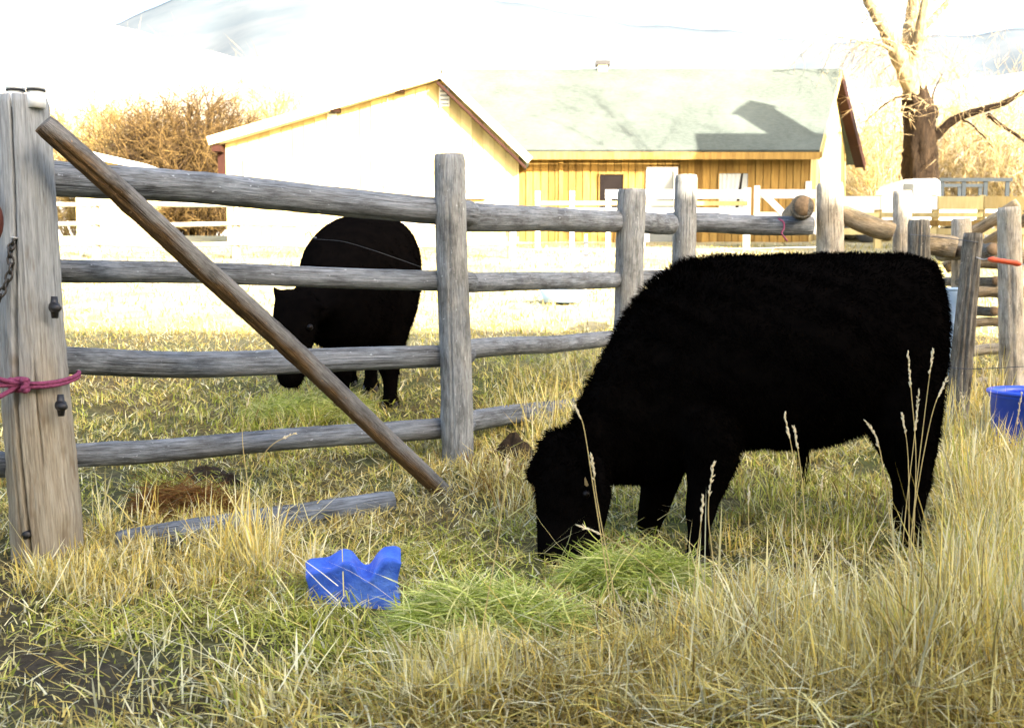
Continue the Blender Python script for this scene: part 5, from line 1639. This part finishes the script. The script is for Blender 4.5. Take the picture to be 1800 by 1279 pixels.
# taller straw: clumps, placed one by one where they stand in the photograph
def tall_straw():
    r = np.random.default_rng(55)
    B, H, TI, AZ, WD, CU, CO = [], [], [], [], [], [], []
    def clump(px, py, rad, n, h, spread=.35, tones=STRAW, lean=None, wid=.0036):
        c = ground_at(px, py)
        a = r.uniform(0, 6.28, n); q = rad * np.sqrt(r.random(n))
        x = c[0] + q * np.cos(a); y = c[1] + q * np.sin(a)
        B.append(np.stack([x, y, gz(x, y) - .01], -1)); H.append(h * r.uniform(.4, 1.1, n))
        TI.append(np.abs(r.normal(0, spread, n))); az = r.uniform(0, 6.28, n)
        if lean is not None: az = lean + r.normal(0, .6, n)
        AZ.append(az); WD.append(wid * r.uniform(.55, 1.35, n)); CU.append(r.normal(.25, .3, n)); CO.append(pick(tones, n, r) * r.uniform(.5, 1.2, (n, 1)))
    # right side, tall and dense
    for _ in range(120):
        q = r.uniform(1560, 1960); y_ = r.uniform(900 if q > 1680 else 1100, 1240); clump(q, y_, .07, 48, r.uniform(.22, .42) * (.5 if q < 1690 and y_ < 1190 else 1), tones=np.vstack([STRAW, STRAW, GREEN[1:4:2]]))
    for _ in range(60):
        clump(r.uniform(1660, 1950), r.uniform(810, 930), .08, 45, r.uniform(.24, .40), tones=np.vstack([STRAW, STRAW, GREEN[1:4:2]]))
    for _ in range(60):
        q = r.uniform(1230, 1640); y_ = r.uniform(1085, 1270); clump(q, y_, .06, 42, r.uniform(.14, .28) * (.55 if q > 1470 and y_ < 1180 else 1))
    for _ in range(30):
        clump(r.uniform(900, 1250), r.uniform(1170, 1290), .06, 50, r.uniform(.12, .22), .5)
    for _ in range(16):
        clump(r.uniform(700, 860), r.uniform(1190, 1290), .07, 70, r.uniform(.14, .24), .4, STRAW[[0, 3, 1]])
    for _ in range(18):
        clump(r.uniform(380, 700), r.uniform(1200, 1290), .07, 45, r.uniform(.07, .12), .7)
    # along the fallen rail and the big post
    for _ in range(46):
        px = r.uniform(140, 560); clump(px, 1030 - .10 * px + r.uniform(0, 55), .07, 30, r.uniform(.10, .20), .6)
    for _ in range(16):
        clump(r.uniform(380, 480), r.uniform(970, 1020), .04, 14, r.uniform(.25, .42), .3)
    for _ in range(10):
        clump(r.uniform(20, 150), r.uniform(1000, 1050), .05, 22, r.uniform(.12, .24), .6)
    for _ in range(10):
        clump(r.uniform(160, 560), r.uniform(900, 950), .05, 14, r.uniform(.2, .34), .4)
    # by the brace foot, below the mid rails, behind the cow's legs
    for _ in range(22):
        clump(r.uniform(820, 940), r.uniform(830, 910), .07, 30, r.uniform(.12, .24), .5, np.vstack([STRAW, DULL, RUST]))
    for _ in range(20):
        clump(r.uniform(870, 1060), r.uniform(650, 790), .08, 20, r.uniform(.25, .55), .25)
    for _ in range(40):
        clump(r.uniform(1270, 1560), r.uniform(830, 980), .08, 30, r.uniform(.10, .20), .6, np.vstack([STRAW, GREEN, DULL]))
    for _ in range(22):
        clump(r.uniform(1640, 1760), r.uniform(690, 790), .08, 24, r.uniform(.25, .55), .25)
    for _ in range(12):
        clump(r.uniform(440, 640), r.uniform(700, 760), .08, 50, r.uniform(.12, .22), .5, np.vstack([GREEN, STRAW[1:2]]))
    PST = np.array([(0.84, 0.78, 0.50), (0.82, 0.74, 0.38)])
    for _ in range(70):
        clump(r.uniform(1240, 1900), r.uniform(1060, 1270), .10, 5, r.uniform(.25, .5), .3, PST, wid=.0042)
    for _ in range(40):
        clump(r.uniform(1660, 1900), r.uniform(860, 1040), .10, 5, r.uniform(.35, .6), .2, PST, wid=.0042)
    for _ in range(30):
        clump(r.uniform(200, 900), r.uniform(1080, 1270), .10, 4, r.uniform(.12, .25), .6, PST, wid=.0042)
    for _ in range(14):
        clump(r.uniform(135, 270), r.uniform(975, 1000), .05, 30, r.uniform(.08, .16), .6)
    # a few long fallen stems
    n = 260
    px = r.uniform(40, 1780, n); py = r.uniform(930, 1270, n)
    c = np.array([ground_at(a, b) for a, b in zip(px, py)])
    c[:, 2] += r.uniform(.02, .12, n)
    B.append(c); H.append(r.uniform(.15, .45, n)); TI.append(r.uniform(.7, 1.5, n)); AZ.append(r.choice([0, math.pi], n) + r.normal(0, .7, n)); WD.append(np.full(n, .0024)); CU.append(r.normal(.1, .25, n)); CO.append(pick(STRAW, n, r))
    B = np.vstack(B)
    o = blades('tall_grass', B, np.concatenate(H), np.concatenate(TI), np.concatenate(AZ), np.concatenate(WD), np.concatenate(CU), np.vstack(CO), segs=4)
    tag(kind(o, 'stuff'), 'tall dry straw coloured grass clumps round the cow and posts', 'grass')
tall_straw()

def hay_pile(name, label, px, py, rx, ry, h, n, tones, seed, length=.22, az0=0.0):
    r = np.random.default_rng(seed)
    c = ground_at(px, py)
    q = np.sqrt(r.random(n)); a = r.uniform(0, 6.28, n)
    x = c[0] + rx * q * np.cos(a); y = c[1] + ry * q * np.sin(a)
    lump = 1 + .35 * vnoise(x, y, 9, seed)
    z = gz(x, y) + h * np.clip(1 - q ** 2, 0, 1) * lump * r.random(n) ** .45
    az = az0 + 1.1 * vnoise(x, y, 6, seed + 1) + r.normal(0, .75, n) + math.pi * (r.random(n) < .5)
    # cut stems lie flat, sagging over the heap and curving sideways
    segs = 6
    p = np.stack([x, y, z], -1); L = length * r.uniform(.4, 1.4, n); yaw = r.normal(0, 1.1, n); pit = r.normal(.28, .25, n)
    w = .0026 * r.uniform(.5, 1.4, n); roll = r.uniform(-1.2, 1.2, n)
    p = p - (.45 * L)[:, None] * np.stack([np.cos(az), np.sin(az), np.zeros(n)], -1)
    vs = []
    for s_ in range(segs + 1):
        t = s_ / segs
        aa = az + yaw * t; pp = pit - .55 * t
        side = np.stack([-np.sin(aa) * np.cos(roll), np.cos(aa) * np.cos(roll), np.sin(roll)], -1)
        p[:, 2] = np.maximum(p[:, 2], gz(p[:, 0], p[:, 1]) + .012)
        if s_ == segs: vs.append(p.copy())
        else:
            vs.append(p - side * w[:, None] * (1 - .4 * t)); vs.append(p + side * w[:, None] * (1 - .4 * t))
        p = p + (L / segs)[:, None] * np.stack([np.cos(aa) * np.cos(pp), np.sin(aa) * np.cos(pp), np.sin(pp)], -1)
    k = 2 * segs + 1
    V = np.stack(vs, 1).reshape(-1, 3); bb = np.arange(n)[:, None] * k
    Q = np.concatenate([bb + np.array([[2 * q_, 2 * q_ + 1, 2 * q_ + 3, 2 * q_ + 2]]) for q_ in range(segs - 1)])
    me = np_mesh(name, V, bb + np.array([[2 * segs - 2, 2 * segs - 1, 2 * segs]]), Q)
    set_col(me, np.repeat(pick(tones, n, r) * r.uniform(.55, 1.15, (n, 1)), k, axis=0))
    o = put(name, me, M['grass'])
    return tag(o, label, 'hay', 'loose hay fed out on the grass')
HAY = np.array([(0.62, 0.65, 0.16), (0.72, 0.73, 0.24), (0.46, 0.52, 0.10), (0.82, 0.78, 0.34), (0.32, 0.40, 0.07)])
hay_pile('hay_pile', 'pale green hay heap under the grazing cow\'s muzzle', 1112, 1036, .24, .11, .12, 7000, HAY, 201)
hay_pile('hay_pile', 'loose green hay in front of the cow, right of the blue salt block', 862, 1122, .30, .17, .12, 9000, HAY, 202)
hay_pile('hay_pile', 'tuft of green hay below the far cow\'s muzzle behind the rails', 545, 728, .45, .3, .10, 2600, HAY, 203, length=.2)
hay_pile('hay_pile', 'rusty brown straw heap behind the fallen bottom rail', 325, 893, .24, .18, .06, 1800, np.vstack([RUST, RUST, DULL[1:2]]), 204, length=.2)

# single seed-headed stalks that stand out against the cow and the grass
def stalk(label, base, pts, head, seed, D=None, thick=.0021):
    """base: (px, py) on the ground; pts: further pixels up the stem at the same distance; head: seed head length in pixels"""
    r = np.random.default_rng(seed)
    b = ground_at(*base); D = b[1]
    P = spline([b] + [W(x, y, D + .01 * i) for i, (x, y) in enumerate(pts)], 30)
    t = thing('grass_stalk', label, 'grass stalk', b, 'seed-headed stalks')
    L = np.linalg.norm(np.diff(P, axis=0), axis=1); cum = np.concatenate([[0], np.cumsum(L)])
    tube('stem', P, np.linspace(thick, thick * .5, 30), M['stalk'], t, 6)
    hl = head / FPX * D
    items = []
    for k in range(int(12 + head * .35)):
        u = cum[-1] - hl * r.random() ** .9
        p = np.array([np.interp(u, cum, P[:, i]) for i in range(3)])
        q = np.array([np.interp(min(u + .02, cum[-1]), cum, P[:, i]) for i in range(3)])
        d = q - p
        d = d / (np.linalg.norm(d) + 1e-9) if np.linalg.norm(d) > 1e-6 else P[-1] - P[-2]
        d = d / (np.linalg.norm(d) + 1e-9) + r.normal(0, .22, 3); d /= np.linalg.norm(d)
        l = r.uniform(.011, .019)
        items.append(([p, p + d * l * .5, p + d * l], [.0007, .0026, .0004]))
    multi_tube('seed_head', items, M['seed'], t, 5)
M['stalk'] = simple('dry stem', (0.52, 0.40, 0.17), 0.7, 0.2, 0.2, 20)
M['seed'] = simple('pale seed head', (0.66, 0.56, 0.36), 0.8, 0.2, 0.2, 40)
ST = [
    ('stalk with nodding head above the cow\'s poll, left of its neck', (1082, 1140), [(1065, 1000), (1042, 850), (1026, 750), (1012, 716)], 24),
    ('thin stalk with straight seed head in front of the cow\'s cheek', (1098, 1160), [(1072, 1000), (1050, 880), (1040, 800)], 46),
    ('bent stalk reaching left over the cow\'s muzzle', (1230, 1120), [(1170, 1030), (1110, 975), (1060, 940), (1018, 924)], 44),
    ('stalk with loose seeds on the cow\'s near foreleg', (1215, 1130), [(1222, 1010), (1232, 920), (1236, 872)], 50),
    ('taller stalk with forked seeds just above the near foreleg', (1262, 1150), [(1256, 1010), (1245, 900), (1254, 814)], 60),
    ('stalk with nodding head under the middle of the cow\'s belly', (1404, 1120), [(1400, 980), (1396, 820), (1379, 728)], 46),
    ('paler stalk right of the belly stalk, its head touching the belly', (1424, 1110), [(1420, 980), (1408, 830), (1396, 752)], 40),
    ('short white-headed stalk below the flank between the legs', (1420, 1060), [(1432, 960), (1440, 900), (1446, 840)], 24),
    ('stalk with arched head leaning left at the cow\'s flank', (1588, 1110), [(1570, 960), (1552, 820), (1540, 768), (1524, 742)], 52),
    ('tallest upright stalk against the cow\'s hind quarter', (1602, 1090), [(1606, 950), (1610, 800), (1602, 690), (1596, 622)], 62),
    ('stalk leaning right with its head high on the cow\'s rump', (1592, 1080), [(1606, 900), (1624, 740), (1640, 614)], 46),
    ('stalk crossing the hind leg to the back edge of the rump', (1586, 1070), [(1610, 880), (1638, 730), (1664, 664)], 40),
    ('short stalk with drooping head in front of the hind thigh', (1596, 1100), [(1598, 940), (1596, 800), (1586, 728)], 42),
    ('stalk with mid-height head at the front of the hind leg', (1578, 1060), [(1592, 900), (1606, 780), (1615, 690)], 70),
    ('long leaning stalk left of the grazing cow\'s face', (836, 1190), [(852, 1080), (870, 980), (884, 880), (893, 810)], 30),
    ('bare leaning stalk crossing the fallen rail and lower rails', (385, 985), [(420, 880), (470, 790), (520, 760)], 26),
    ('thin stalk standing before the fourth rail near the brace', (440, 960), [(436, 860), (426, 760), (440, 690)], 26),
    ('stalk with pale head in the tall grass right of the hind leg', (1730, 1010), [(1720, 900), (1705, 790), (1690, 690)], 50),
    ('stalk with fat pale head in front of the blue tub', (1760, 960), [(1775, 880), (1786, 760), (1796, 690)], 60),
    ('stalk at the right edge with head beside the leaning post', (1712, 960), [(1722, 880), (1732, 770), (1728, 650)], 46),
    ('short stalk with pale head between forelegs and belly', (1330, 1090), [(1322, 990), (1316, 920), (1316, 856)], 34),
    ('stalk with leaning head beyond the hay heap under the cow', (1160, 1100), [(1156, 1060), (1150, 1040), (1142, 1018)], 34),
]
for i, (lab, b, pts, hd) in enumerate(ST):
    stalk(lab, b, pts, hd, 300 + i)
